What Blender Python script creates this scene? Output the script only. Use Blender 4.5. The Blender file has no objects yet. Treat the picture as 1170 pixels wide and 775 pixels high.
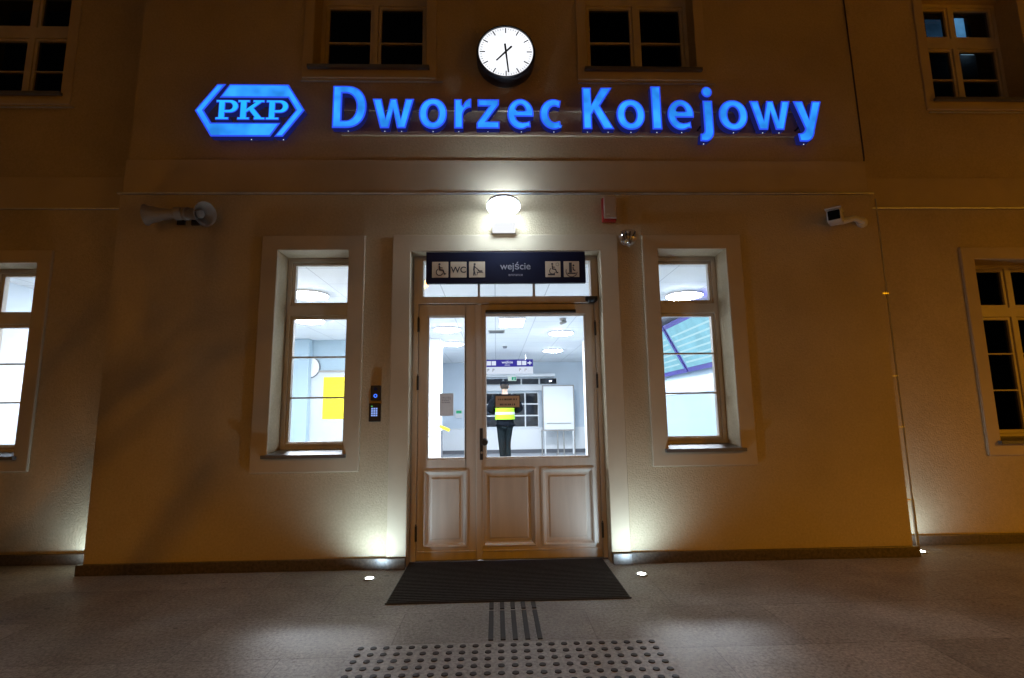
import bpy, bmesh, math, random
from mathutils import Vector, Matrix
random.seed(7)
PI = math.pi
S = bpy.context.scene
COL = S.collection

# ------------------------------------------------------------------ materials
def nmat(name):
    m = bpy.data.materials.new(name); m.use_nodes = True
    nt = m.node_tree; nt.nodes.clear()
    out = nt.nodes.new('ShaderNodeOutputMaterial')
    return m, nt, out

def coords(nt, scale=1.0):
    tc = nt.nodes.new('ShaderNodeTexCoord')
    mp = nt.nodes.new('ShaderNodeMapping')
    mp.inputs['Scale'].default_value = (scale, scale, scale) if not isinstance(scale, tuple) else scale
    nt.links.new(tc.outputs['Object'], mp.inputs['Vector'])
    return mp.outputs['Vector']

def noise(nt, vec, scale, detail=4, rough=.6):
    n = nt.nodes.new('ShaderNodeTexNoise')
    n.inputs['Scale'].default_value = scale; n.inputs['Detail'].default_value = detail
    n.inputs['Roughness'].default_value = rough
    nt.links.new(vec, n.inputs['Vector'])
    return n.outputs['Fac']

def ramp(nt, fac, a, b, p0=.3, p1=.7):
    r = nt.nodes.new('ShaderNodeValToRGB')
    r.color_ramp.elements[0].position = p0; r.color_ramp.elements[1].position = p1
    r.color_ramp.elements[0].color = (*a, 1); r.color_ramp.elements[1].color = (*b, 1)
    nt.links.new(fac, r.inputs['Fac'])
    return r.outputs['Color']

def bump(nt, h, strength=.2, dist=.01, normal=None):
    b = nt.nodes.new('ShaderNodeBump')
    b.inputs['Strength'].default_value = strength; b.inputs['Distance'].default_value = dist
    nt.links.new(h, b.inputs['Height'])
    if normal is not None: nt.links.new(normal, b.inputs['Normal'])
    return b.outputs['Normal']

def mat(name, col, rough=.5, var=.12, nscale=6, bscale=0, bstr=0, bdist=.004, metal=0, spec=.5, vscale=(1, 1, 1)):
    m, nt, out = nmat(name)
    p = nt.nodes.new('ShaderNodeBsdfPrincipled')
    p.inputs['Roughness'].default_value = rough; p.inputs['Metallic'].default_value = metal
    p.inputs['Specular IOR Level'].default_value = spec
    v = coords(nt, vscale)
    a = tuple(max(0, c * (1 - var)) for c in col); b = tuple(min(1, c * (1 + var)) for c in col)
    nt.links.new(ramp(nt, noise(nt, v, nscale), a, b), p.inputs['Base Color'])
    if bscale:
        nt.links.new(bump(nt, noise(nt, v, bscale, 3), bstr, bdist), p.inputs['Normal'])
    nt.links.new(p.outputs[0], out.inputs[0])
    return m

def emis(name, col, strength, var=0, nscale=5, base=(.8, .8, .8)):
    m, nt, out = nmat(name)
    e = nt.nodes.new('ShaderNodeEmission')
    e.inputs['Color'].default_value = (*col, 1); e.inputs['Strength'].default_value = strength
    if var:
        v = coords(nt)
        f = noise(nt, v, nscale, 2)
        mr = nt.nodes.new('ShaderNodeMapRange')
        mr.inputs['From Min'].default_value = .35; mr.inputs['From Max'].default_value = .65
        mr.inputs['To Min'].default_value = strength * (1 - var); mr.inputs['To Max'].default_value = strength * (1 + var)
        nt.links.new(f, mr.inputs['Value']); nt.links.new(mr.outputs[0], e.inputs['Strength'])
    nt.links.new(e.outputs[0], out.inputs[0])
    return m

def glass(name, tint=(.95, .97, 1), refl=.08, rough=.02):
    m, nt, out = nmat(name)
    t = nt.nodes.new('ShaderNodeBsdfTransparent'); t.inputs['Color'].default_value = (*tint, 1)
    g = nt.nodes.new('ShaderNodeBsdfGlossy'); g.inputs['Roughness'].default_value = rough
    lw = nt.nodes.new('ShaderNodeLayerWeight'); lw.inputs['Blend'].default_value = .5
    pw = nt.nodes.new('ShaderNodeMath'); pw.operation = 'POWER'; pw.inputs[1].default_value = 5
    ma = nt.nodes.new('ShaderNodeMath'); ma.operation = 'MULTIPLY_ADD'; ma.inputs[1].default_value = .9; ma.inputs[2].default_value = refl
    nt.links.new(lw.outputs['Facing'], pw.inputs[0]); nt.links.new(pw.outputs[0], ma.inputs[0])
    mx = nt.nodes.new('ShaderNodeMixShader')
    nt.links.new(ma.outputs[0], mx.inputs[0]); nt.links.new(t.outputs[0], mx.inputs[1]); nt.links.new(g.outputs[0], mx.inputs[2])
    nt.links.new(mx.outputs[0], out.inputs[0])
    return m

M = {}
def plaster():
    m, nt, out = nmat('cream_plaster')
    p = nt.nodes.new('ShaderNodeBsdfPrincipled'); p.inputs['Roughness'].default_value = .85
    p.inputs['Specular IOR Level'].default_value = .2
    v = coords(nt)
    c1 = ramp(nt, noise(nt, v, 1.1, 5), (.50, .41, .27), (.64, .535, .365))
    c2 = ramp(nt, noise(nt, v, 60, 3), (.84, .84, .83), (1, 1, 1))
    mx = nt.nodes.new('ShaderNodeMix'); mx.data_type = 'RGBA'; mx.blend_type = 'MULTIPLY'; mx.inputs[0].default_value = 1
    nt.links.new(c1, mx.inputs[6]); nt.links.new(c2, mx.inputs[7])
    nt.links.new(mx.outputs[2], p.inputs['Base Color'])
    n1 = bump(nt, noise(nt, v, 80, 3, .6), .8, .006)
    n2 = bump(nt, noise(nt, v, 14, 3), .35, .006, n1)
    nt.links.new(n2, p.inputs['Normal']); nt.links.new(p.outputs[0], out.inputs[0])
    return m
M['plaster'] = plaster()
M['smooth'] = mat('smooth_render', (.56, .47, .335), .8, .08, 2.5, 120, .25, .002, spec=.2)
M['plinth'] = mat('brown_granite', (.085, .066, .05), .35, .5, 45)
M['door'] = mat('beige_door_paint', (.64, .56, .47), .42, .08, 5, 26, .14, .002, vscale=(3, 3, .35))
M['frame'] = mat('beige_window_paint', (.60, .54, .46), .4, .1, 5)
M['flash'] = mat('zinc_flashing', (.55, .56, .57), .38, .15, 8, metal=.7)
M['sillmetal'] = mat('grey_sill_metal', (.16, .16, .165), .4, .1, 8, metal=.3)
M['glass'] = glass('window_glass', refl=.03)
M['glassunlit'] = glass('unlit_window_glass', (.55, .58, .62), .04)  # grey tint stands for the missing light behind these panes
M['black'] = mat('black_plastic', (.012, .012, .014), .4, .2, 10)
M['navy'] = mat('navy_panel', (.005, .006, .020), .5, .1, 4, spec=.15)
M['tile'] = mat('sign_tile_white', (.50, .39, .28), .4, .05, 8)
M['signtext'] = mat('sign_text_grey', (.20, .19, .21), .4, .05, 8)
M['steel'] = mat('brushed_steel', (.6, .6, .61), .3, .1, 20, metal=.9)
M['greyplastic'] = mat('light_grey_plastic', (.30, .285, .265), .5, .08, 12)
M['whiteplastic'] = mat('white_plastic', (.7, .7, .7), .45, .05, 12)
M['redplastic'] = mat('red_plastic', (.35, .02, .015), .4, .05, 12)
M['sirencover'] = mat('siren_cover_beige', (.50, .42, .36), .5, .05, 12)
M['darkgrey'] = mat('dark_grey_metal', (.05, .05, .055), .45, .15, 12, metal=.4)
M['hallwhite'] = mat('hall_white_paint', (.82, .83, .84), .6, .02, 3)
M['hallblue'] = mat('hall_blue_paint', (.60, .67, .74), .6, .04, 2)
M['hallpale'] = mat('hall_pale_blue_paint', (.36, .47, .54), .6, .03, 2)
M['hallfloor'] = mat('hall_floor_tile', (.42, .44, .47), .25, .1, 3)
M['skirt'] = mat('hall_skirting_grey', (.12, .13, .15), .4, .05, 4)
M['darkroom'] = mat('unlit_room_dark', (.05, .05, .055), .8, .1, 3)  # near-black colour stands for the lack of light in unlit rooms
M['lobby'] = mat('lobby_grey_paint', (.22, .25, .30), .7, .5, 1.5)
M['boardgrey'] = mat('board_pale_grey', (.50, .53, .55), .5, .08, 2)
M['purple'] = mat('purple_frame', (.06, .05, .28), .4, .05, 4)
M['yellow'] = mat('yellow_paper', (.85, .72, .02), .6, .05, 3)
def paper(name, col, tr):
    m, nt, out = nmat(name)
    d = nt.nodes.new('ShaderNodeBsdfDiffuse'); t = nt.nodes.new('ShaderNodeBsdfTranslucent'); x = nt.nodes.new('ShaderNodeMixShader'); x.inputs[0].default_value = tr
    c = ramp(nt, noise(nt, coords(nt), 40), tuple(v * .93 for v in col), col)
    nt.links.new(c, d.inputs['Color']); nt.links.new(c, t.inputs['Color'])
    nt.links.new(d.outputs[0], x.inputs[1]); nt.links.new(t.outputs[0], x.inputs[2]); nt.links.new(x.outputs[0], out.inputs[0])
    return m
M['paper'] = paper('backlit_paper', (.62, .58, .56), .5)
M['orangelitpaper'] = paper('orange_lit_card', (.52, .36, .25), .5)  # brown holds the orange street light falling on the card
M['ink'] = mat('dark_ink', (.03, .025, .03), .7, .05, 6)
M['ink2'] = mat('grey_ink', (.16, .14, .14), .7, .05, 6)
M['skin'] = mat('skin', (.50, .33, .25), .5, .05, 8)
M['darkcloth'] = mat('dark_uniform_cloth', (.006, .008, .012), .9, .3, 12, 60, .5, .004, spec=.08)
M['trouser'] = mat('dark_green_trousers', (.009, .014, .016), .9, .3, 10, 50, .5, .004, spec=.08)
M['hivis'] = mat('yellow_green_vest', (.40, .85, .02), .7, .06, 12, 30, .3, .004)
M['reflect'] = mat('silver_stripe', (.55, .57, .58), .4, .08, 20)
M['hair'] = mat('dark_hair', (.03, .02, .015), .7, .2, 40)
M['bark'] = mat('tree_bark', (.10, .08, .06), .9, .3, 15, 20, .5, .01)

def ground_mat():
    m, nt, out = nmat('granite_paving')
    p = nt.nodes.new('ShaderNodeBsdfPrincipled')
    v = coords(nt)
    br = nt.nodes.new('ShaderNodeTexBrick')
    mp = nt.nodes.new('ShaderNodeMapping'); mp.inputs['Location'].default_value = (.515, .87, 0)
    nt.links.new(v, mp.inputs['Vector']); nt.links.new(mp.outputs[0], br.inputs['Vector'])
    br.inputs['Scale'].default_value = 1; br.inputs['Brick Width'].default_value = 1.0; br.inputs['Row Height'].default_value = .5
    br.inputs['Mortar Size'].default_value = .0028; br.inputs['Mortar Smooth'].default_value = .25; br.offset = .48
    br.inputs['Color1'].default_value = (.35, .33, .30, 1); br.inputs['Color2'].default_value = (.45, .425, .39, 1)
    br.inputs['Mortar'].default_value = (.26, .245, .228, 1)
    sp = ramp(nt, noise(nt, v, 58, 5, .85), (.42, .41, .40), (1.34, 1.32, 1.29), .36, .64)
    st = ramp(nt, noise(nt, v, 2.3, 6, .65), (.70, .68, .65), (1.10, 1.08, 1.06), .3, .68)
    a = nt.nodes.new('ShaderNodeMix'); a.data_type = 'RGBA'; a.blend_type = 'MULTIPLY'; a.inputs[0].default_value = 1
    b = nt.nodes.new('ShaderNodeMix'); b.data_type = 'RGBA'; b.blend_type = 'MULTIPLY'; b.inputs[0].default_value = 1
    nt.links.new(br.outputs['Color'], a.inputs[6]); nt.links.new(sp, a.inputs[7])
    nt.links.new(a.outputs[2], b.inputs[6]); nt.links.new(st, b.inputs[7])
    gum = ramp(nt, noise(nt, v, 15, 1, .4), (1, 1, 1), (.62, .61, .60), .735, .75)
    g2 = nt.nodes.new('ShaderNodeMix'); g2.data_type = 'RGBA'; g2.blend_type = 'MULTIPLY'; g2.inputs[0].default_value = 1
    nt.links.new(b.outputs[2], g2.inputs[6]); nt.links.new(gum, g2.inputs[7])
    nt.links.new(g2.outputs[2], p.inputs['Base Color'])
    rr = nt.nodes.new('ShaderNodeMapRange'); rr.inputs['To Min'].default_value = .38; rr.inputs['To Max'].default_value = .62
    nt.links.new(noise(nt, v, 5, 5), rr.inputs['Value']); nt.links.new(rr.outputs[0], p.inputs['Roughness'])
    n1 = bump(nt, noise(nt, v, 240, 2), .35, .002)
    inv = nt.nodes.new('ShaderNodeMath'); inv.operation = 'SUBTRACT'; inv.inputs[0].default_value = 1
    nt.links.new(br.outputs['Fac'], inv.inputs[1])
    n2 = bump(nt, inv.outputs[0], .5, .003, n1)
    nt.links.new(n2, p.inputs['Normal']); nt.links.new(p.outputs[0], out.inputs[0])
    return m
M['ground'] = ground_mat()

def ceil_mat():
    m, nt, out = nmat('ceiling_tiles')
    p = nt.nodes.new('ShaderNodeBsdfPrincipled'); p.inputs['Roughness'].default_value = .8
    br = nt.nodes.new('ShaderNodeTexBrick'); nt.links.new(coords(nt), br.inputs['Vector'])
    br.offset = 0; br.inputs['Scale'].default_value = 1; br.inputs['Brick Width'].default_value = .6; br.inputs['Row Height'].default_value = .6
    br.inputs['Mortar Size'].default_value = .006
    br.inputs['Color1'].default_value = (.78, .80, .82, 1); br.inputs['Color2'].default_value = (.82, .83, .84, 1); br.inputs['Mortar'].default_value = (.5, .52, .55, 1)
    nt.links.new(br.outputs['Color'], p.inputs['Base Color']); nt.links.new(p.outputs[0], out.inputs[0])
    return m
M['ceiling'] = ceil_mat()

# ------------------------------------------------------------------ mesh helpers
def box(bm, x0, x1, y0, y1, z0, z1):
    vs = [bm.verts.new((x, y, z)) for x in (x0, x1) for y in (y0, y1) for z in (z0, z1)]
    for f in ((0, 1, 3, 2), (4, 6, 7, 5), (0, 4, 5, 1), (2, 3, 7, 6), (0, 2, 6, 4), (1, 5, 7, 3)):
        bm.faces.new([vs[i] for i in f])

def NB(*boxes):
    bm = bmesh.new()
    for b in boxes: box(bm, *b)
    return bm

def bevel(bm, w=.004, seg=2):
    bmesh.ops.bevel(bm, geom=bm.edges[:], offset=w, segments=seg, affect='EDGES', profile=.5)
    return bm

def lathe(bm, prof, mtx, n=24, close=True):
    """prof = (radius, height) list along local +z"""
    rings = []
    for r, h in prof:
        if r < 1e-6: rings.append([bm.verts.new(mtx @ Vector((0, 0, h)))])
        else: rings.append([bm.verts.new(mtx @ Vector((r * math.cos(2 * PI * i / n), r * math.sin(2 * PI * i / n), h))) for i in range(n)])
    for a, b in zip(rings, rings[1:]):
        for i in range(n):
            j = (i + 1) % n
            if len(a) == 1 and len(b) == 1: continue
            if len(a) == 1: bm.faces.new((a[0], b[i], b[j]))
            elif len(b) == 1: bm.faces.new((a[i], b[0], a[j]))
            else: bm.faces.new((a[i], a[j], b[j], b[i]))
    if close:
        if len(rings[0]) > 1: bm.faces.new(list(reversed(rings[0])))
        if len(rings[-1]) > 1: bm.faces.new(rings[-1])
    return bm

def axis_m(p, d):
    d = Vector(d).normalized()
    return Matrix.Translation(Vector(p)) @ d.to_track_quat('Z', 'Y').to_matrix().to_4x4()

def tube(bm, pts, r, n=10, r1=None):
    pts = [Vector(p) for p in pts]; rings = []
    for i, p in enumerate(pts):
        t = (pts[min(i + 1, len(pts) - 1)] - pts[max(i - 1, 0)]).normalized()
        q = t.to_track_quat('Z', 'Y').to_matrix()
        rr = r if r1 is None else r + (r1 - r) * i / (len(pts) - 1)
        rings.append([bm.verts.new(p + q @ Vector((rr * math.cos(2 * PI * k / n), rr * math.sin(2 * PI * k / n), 0))) for k in range(n)])
    for a, b in zip(rings, rings[1:]):
        for k in range(n): bm.faces.new((a[k], a[(k + 1) % n], b[(k + 1) % n], b[k]))
    bm.faces.new(list(reversed(rings[0]))); bm.faces.new(rings[-1])
    return bm

def cyl(bm, p0, p1, r, n=16):
    return tube(bm, [p0, p1], r, n)

def worldpos(o):
    v = Vector((0, 0, 0))
    while o is not None: v += o.location; o = o.parent
    return v

def obj(name, bm, m, parent=None, smooth=False, loc=None):
    bmesh.ops.recalc_face_normals(bm, faces=bm.faces[:])
    me = bpy.data.meshes.new(name)
    o = bpy.data.objects.new(name, me); COL.objects.link(o)
    if parent is not None:
        o.parent = parent; off = worldpos(parent)
    else:
        if loc is None:
            lo = Vector((min(v.co.x for v in bm.verts), min(v.co.y for v in bm.verts), min(v.co.z for v in bm.verts)))
            hi = Vector((max(v.co.x for v in bm.verts), max(v.co.y for v in bm.verts), max(v.co.z for v in bm.verts)))
            loc = ((lo.x + hi.x) / 2, (lo.y + hi.y) / 2, lo.z)
        o.location = loc; off = Vector(loc)
    for v in bm.verts: v.co -= off
    if smooth:
        for f in bm.faces: f.smooth = True
    bm.to_mesh(me); bm.free()
    for mm in (m if isinstance(m, (list, tuple)) else [m]): me.materials.append(mm)
    if smooth and smooth != 'all':
        me.set_sharp_from_angle(angle=math.radians(40))
    return o

def thing(name, label, cat, loc, group=None):
    o = bpy.data.objects.new(name, None); COL.objects.link(o)
    o.location = loc; o.empty_display_size = .1
    return tag(o, label, cat, group)

def tag(o, label, cat, group=None, kind=None):
    o['label'] = label; o['category'] = cat
    if group: o['group'] = group
    if kind: o['kind'] = kind
    return o

def struct(o, label=None, cat=None):
    o['kind'] = 'structure'
    if label: o['label'] = label
    if cat: o['category'] = cat
    return o

def dup(root, loc, label=None):
    r = root.copy(); COL.objects.link(r); r.location = loc
    if label: r['label'] = label
    for ch in list(root.children):
        c = ch.copy(); COL.objects.link(c); c.parent = r
        for g in list(ch.children):
            d = g.copy(); COL.objects.link(d); d.parent = c
    return r

def panel(x0, x1, z0, z1, yf, yb, holes=()):
    """upright slab in the xz plane, front at yf, back at yb, with rectangular through-holes and their reveals"""
    xs = sorted({x0, x1, *[h[0] for h in holes], *[h[1] for h in holes]})
    zs = sorted({z0, z1, *[h[2] for h in holes], *[h[3] for h in holes]})
    xs = [x for x in xs if x0 <= x <= x1]; zs = [z for z in zs if z0 <= z <= z1]
    def solid(i, k):
        if i < 0 or k < 0 or i >= len(xs) - 1 or k >= len(zs) - 1: return False
        cx = (xs[i] + xs[i + 1]) / 2; cz = (zs[k] + zs[k + 1]) / 2
        return not any(h[0] < cx < h[1] and h[2] < cz < h[3] for h in holes)
    bm = bmesh.new(); V = {}
    def v(i, s, k):
        if (i, s, k) not in V: V[i, s, k] = bm.verts.new((xs[i], yf if s == 0 else yb, zs[k]))
        return V[i, s, k]
    for i in range(len(xs) - 1):
        for k in range(len(zs) - 1):
            if not solid(i, k): continue
            bm.faces.new((v(i, 0, k), v(i + 1, 0, k), v(i + 1, 0, k + 1), v(i, 0, k + 1)))
            bm.faces.new((v(i, 1, k), v(i, 1, k + 1), v(i + 1, 1, k + 1), v(i + 1, 1, k)))
            if not solid(i - 1, k): bm.faces.new((v(i, 0, k), v(i, 0, k + 1), v(i, 1, k + 1), v(i, 1, k)))
            if not solid(i + 1, k): bm.faces.new((v(i + 1, 0, k), v(i + 1, 1, k), v(i + 1, 1, k + 1), v(i + 1, 0, k + 1)))
            if not solid(i, k - 1): bm.faces.new((v(i, 0, k), v(i, 1, k), v(i + 1, 1, k), v(i + 1, 0, k)))
            if not solid(i, k + 1): bm.faces.new((v(i, 0, k + 1), v(i + 1, 0, k + 1), v(i + 1, 1, k + 1), v(i, 1, k + 1)))
    return bm

def ringframe(bm, x0, x1, z0, z1, prof):
    """mitred rectangular moulding: prof = (inset, y) list"""
    loops = []
    for ins, y in prof:
        loops.append([bm.verts.new(p) for p in ((x0 + ins, y, z0 + ins), (x1 - ins, y, z0 + ins), (x1 - ins, y, z1 - ins), (x0 + ins, y, z1 - ins))])
    for a, b in zip(loops, loops[1:]):
        for i in range(4): bm.faces.new((a[i], a[(i + 1) % 4], b[(i + 1) % 4], b[i]))
    return loops

# ------------------------------------------------------------------ flat lettering
def arc(cx, cy, rx, ry, a0, a1, n=20, p=2.0):
    out = []
    for i in range(n + 1):
        a = math.radians(a0 + (a1 - a0) * i / n); c, s = math.cos(a), math.sin(a)
        out.append((cx + rx * math.copysign(abs(c) ** (2 / p), c), cy + ry * math.copysign(abs(s) ** (2 / p), s)))
    return out

def outline_bm(splines, ext, bev=0, T=None):
    """filled, extruded outline standing in the xz plane, facing -y"""
    cu = bpy.data.curves.new('outline', 'CURVE'); cu.dimensions = '2D'; cu.fill_mode = 'BOTH'
    cu.extrude = ext; cu.bevel_depth = bev; cu.bevel_resolution = 1; cu.offset = -bev
    for pts in splines:
        s = cu.splines.new('POLY'); s.points.add(len(pts) - 1); s.use_cyclic_u = True
        for p, q in zip(s.points, pts): p.co = (q[0], q[1], 0, 1)
    return curve_bm(cu, T)

def text_bm(txt, size, ext=.001, T=None, off=0, align='LEFT'):
    cu = bpy.data.curves.new('txt', 'FONT'); cu.body = txt; cu.size = size; cu.extrude = ext; cu.offset = off; cu.align_x = align
    return curve_bm(cu, T)

def curve_bm(cu, T):
    o = bpy.data.objects.new('tmp', cu); COL.objects.link(o)
    dg = bpy.context.evaluated_depsgraph_get()
    me = bpy.data.meshes.new_from_object(o.evaluated_get(dg))
    bpy.data.objects.remove(o)
    bm = bmesh.new(); bm.from_mesh(me); bpy.data.meshes.remove(me)
    for v in bm.verts:
        x, y, z = v.co
        v.co = (x, -z, y)
        if T: v.co = Vector(T) + v.co
    return bm

def strokes(bm, pts, w, T, closed=False):
    """a stroked polyline in the xz plane as thin box segments"""
    n = len(pts)
    for i in range(n if closed else n - 1):
        a = Vector((pts[i][0], 0, pts[i][1])); b = Vector((pts[(i + 1) % n][0], 0, pts[(i + 1) % n][1]))
        d = (b - a); L = d.length
        if L < 1e-6: continue
        d /= L; nrm = Vector((-d.z, 0, d.x)) * w / 2; e = d * w * .25; y = Vector((0, .0004, 0))
        q = [a - e + nrm, b + e + nrm, b + e - nrm, a - e - nrm]
        f = [bm.verts.new(Vector(T) + p - y) for p in q]; g = [bm.verts.new(Vector(T) + p + y) for p in q]
        bm.faces.new(f); bm.faces.new(list(reversed(g)))
        for k in range(4): bm.faces.new((f[k], f[(k + 1) % 4], g[(k + 1) % 4], g[k]))

# ================================================================== ground
bm = bmesh.new()
vs = [bm.verts.new(p) for p in ((-70, -70, 0), (70, -70, 0), (70, 40, 0), (-70, 40, 0))]; bm.faces.new(vs)
struct(obj('pavement', bm, M['ground'], loc=(0, 0, 0)), 'grey granite slab pavement in front of the station', 'pavement')

# ================================================================== building
B = thing('station_building', 'cream plastered railway station with lit entrance door, tall windows and dark plinth', 'building', (0, .3, 0))
XL, XR = -2.949, 3.115
WY = .31                         # wing wall face
WL = (-1.691, -1.143, .81, 2.38); WR = (1.302, 1.853, .81, 2.38); DO = (-.659, .837, -.01, 2.366)
obj('wall', panel(XL, XR, 0, 2.845, 0, .35, [WL, WR, DO]), M['plaster'], B)
WWL = (-4.74, -3.785, .81, 2.38); WWR = (4.205, 5.16, .81, 2.38)
obj('wall', panel(-9, XL + .02, 0, 2.845, WY, .62, [WWL]), M['plaster'], B)
obj('wall', panel(XR - .02, 9, 0, 2.845, WY, .62, [WWR]), M['plaster'], B)
# string band and upper storey
obj('string_course', bevel(NB((XL + .012, XR - .012, .004, .3, 2.8625, 3.145)), .005), M['smooth'], B)
obj('string_course', bevel(NB((-9, XL + .012, .314, .6, 2.8625, 3.145)), .005), M['smooth'], B)
obj('string_course', bevel(NB((XR - .012, 9, .314, .6, 2.8625, 3.145)), .005), M['smooth'], B)
UWL = (-1.50, -.560, 3.955, 5.05); UWR = (.80, 1.735, 3.955, 5.05)
UVL = (-4.74, -3.785, 3.905, 5.08); UVR = (4.085, 5.02, 3.905, 5.08)
obj('upper_wall', panel(XL + .03, XR - .03, 3.145, 6.2, .018, .4, [UWL, UWR]), M['plaster'], B)
obj('upper_wall', panel(-9, XL + .05, 3.145, 6.2, .328, .62, [UVL]), M['plaster'], B)
obj('upper_wall', panel(XR - .05, 9, 3.145, 6.2, .328, .62, [UVR]), M['plaster'], B)
# zinc drip flashing
obj('flashing', bevel(NB((XL - .02, XR + .02, -.016, .003, 2.847, 2.862)), .003), M['flash'], B)
obj('flashing', bevel(NB((-9, XL - .022, WY - .016, .313, 2.847, 2.862)), .003), M['flash'], B)
obj('flashing', bevel(NB((XR + .022, 9, WY - .016, .313, 2.847, 2.862)), .003), M['flash'], B)
# surrounds
def surround(op, w, yf, dep=.022, base=None, name='window_surround'):
    z0 = op[2] - w if base is None else base
    return obj(name, bevel(panel(op[0] - w, op[1] + w, z0, op[3] + w * .95, yf - dep, yf + .003, [(op[0], op[1], op[2] if base is None else base - 1, op[3])]), .004, 1), M['smooth'], B)
for op in (WL, WR): surround(op, .125, 0)
for op in (WWL, WWR): surround(op, .115, WY)
for op in (UWL, UWR): surround(op, .085, .018, .016)
for op in (UVL, UVR): surround(op, .09, .328, .016)
surround(DO, .142, 0, .024, base=.078, name='door_surround')
# ledges under the upper windows
for op, y in ((UWL, .018), (UWR, .018), (UVL, .328), (UVR, .328)):
    obj('apron_ledge', bevel(NB((op[0] - .085, op[1] + .14, y - .034, y - .019, op[2] - .132, op[2] - .122)), .002, 1), M['flash'], B)
# plinth
obj('plinth', bevel(NB((XL - .03, -.80, -.032, -.001, 0, .075)), .003), M['plinth'], B)
obj('plinth', bevel(NB((.98, XR + .03, -.032, -.001, 0, .075)), .003), M['plinth'], B)
obj('plinth', bevel(NB((-.799, -.662, -.055, -.001, 0, .076)), .003), M['plinth'], B)
obj('plinth', bevel(NB((.84, .979, -.055, -.001, 0, .076)), .003), M['plinth'], B)
obj('plinth', bevel(NB((-9, XL - .032, WY - .032, WY - .001, 0, .075)), .003), M['plinth'], B)
obj('plinth', bevel(NB((XR + .032, 9, WY - .032, WY - .001, 0, .075)), .003), M['plinth'], B)
# unseen roof added against light leaks, and gable ends out of the frame
obj('roof', NB((-9.2, 9.2, -.2, 11, 6.2, 6.35)), M['darkgrey'], B)
obj('end_wall', NB((-9.2, -9, .31, 11, 0, 6.2)), M['smooth'], B)
obj('end_wall', NB((9, 9.2, .31, 11, 0, 6.2)), M['smooth'], B)

# ---------------------------------------------------------------- windows
def window(op, yw, cols=1, dep=.19, z_tr=(1.875, 2.005), muntins=(1.563, 1.239), gl=None, pad=.06, sillw=.03):
    x0, x1, z0, z1 = op
    yf = yw + dep; gl = gl or M['glass']
    cw = (x1 - x0)
    edges = [x0 + .035 + i * (cw - .07) / cols for i in range(cols + 1)]
    holes = []
    for i in range(cols):
        a = edges[i] + (0 if i == 0 else .022); b = edges[i + 1] - (0 if i == cols - 1 else .022)
        holes.append((a, b, z0 + pad, z_tr[0] + .022)); holes.append((a, b, z_tr[1] - .022, z1 - .035))
    w = obj('window', bevel(panel(x0, x1, z0 + .004, z1, yf, yf + .07, holes), .003, 1), M['frame'], B)
    for h in holes:
        low = h[3] < z_tr[1]
        a, b, c, d = h
        ins = .026
        mz = [m for m in muntins if c < m < d]
        cells = []; zz = [c + ins] + sorted(mz) + [d - ins]
        for i in range(len(zz) - 1):
            lo = zz[i] + (0 if i == 0 else .006); hi = zz[i + 1] - (0 if i == len(zz) - 2 else .006)
            cells.append((a + ins, b - ins, lo, hi))
        s = obj('sash', bevel(panel(a + .001, b - .001, c + .001, d - .001, yf + .012, yf + .055, cells), .002, 1), M['frame'], w)
        obj('pane', NB((a + ins - .004, b - ins + .004, yf + .03, yf + .034, c + ins - .004, d - ins + .004)), gl, w)
        if low: obj('weather_bar', bevel(NB((a + .012, b - .012, yf - .012, yf + .011, c - .004, c + .018)), .003, 1), M['frame'], w)
    bm = bmesh.new()
    # sloping metal sill with a drip edge
    xa, xb = x0 - sillw, x1 + sillw
    prof = [(yf + .002, z0 + .022), (yw - .05, z0 + .004), (yw - .05, z0 - .022), (yw - .046, z0 - .022), (yw - .0455, z0 - .002), (yf + .002, z0 + .012)]
    prof = [(yf + .001, z0 + .03), (yw - .06, z0 + .006), (yw - .06, z0 - .02), (yw - .026, z0 - .02), (yw - .026, z0 + .002), (yf + .001, z0 + .004)]
    for_x = []
    L = [bm.verts.new((x0 + .001, y, z)) for y, z in prof]; R = [bm.verts.new((x1 - .001, y, z)) for y, z in prof]
    for i in range(6): bm.faces.new((L[i], L[(i + 1) % 6], R[(i + 1) % 6], R[i]))
    bm.faces.new(L); bm.faces.new(list(reversed(R)))
    box(bm, xa, x0 + .0005, yw - .06, yw - .0245, z0 - .02, z0 + .006); box(bm, x1 - .0005, xb, yw - .06, yw - .0245, z0 - .02, z0 + .006)
    obj('sill', bm, M['sillmetal'], w)
    return w
window(WL, 0); window(WR, 0)
window(WWL, WY, 2, .17); window(WWR, WY, 2, .17, gl=M['glassunlit'])
uc = dict(z_tr=(4.67, 4.79), muntins=(4.335,), gl=M['glassunlit'], pad=.10)
uk = dict(z_tr=(4.575, 4.725), muntins=(4.265,), gl=M['glassunlit'])
window(UWL, .018, 2, .16, **uc); window(UWR, .018, 2, .13, **uc)
window(UVL, .328, 2, .17, **uk); window(UVR, .328, 2, .19, **uk)

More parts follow.
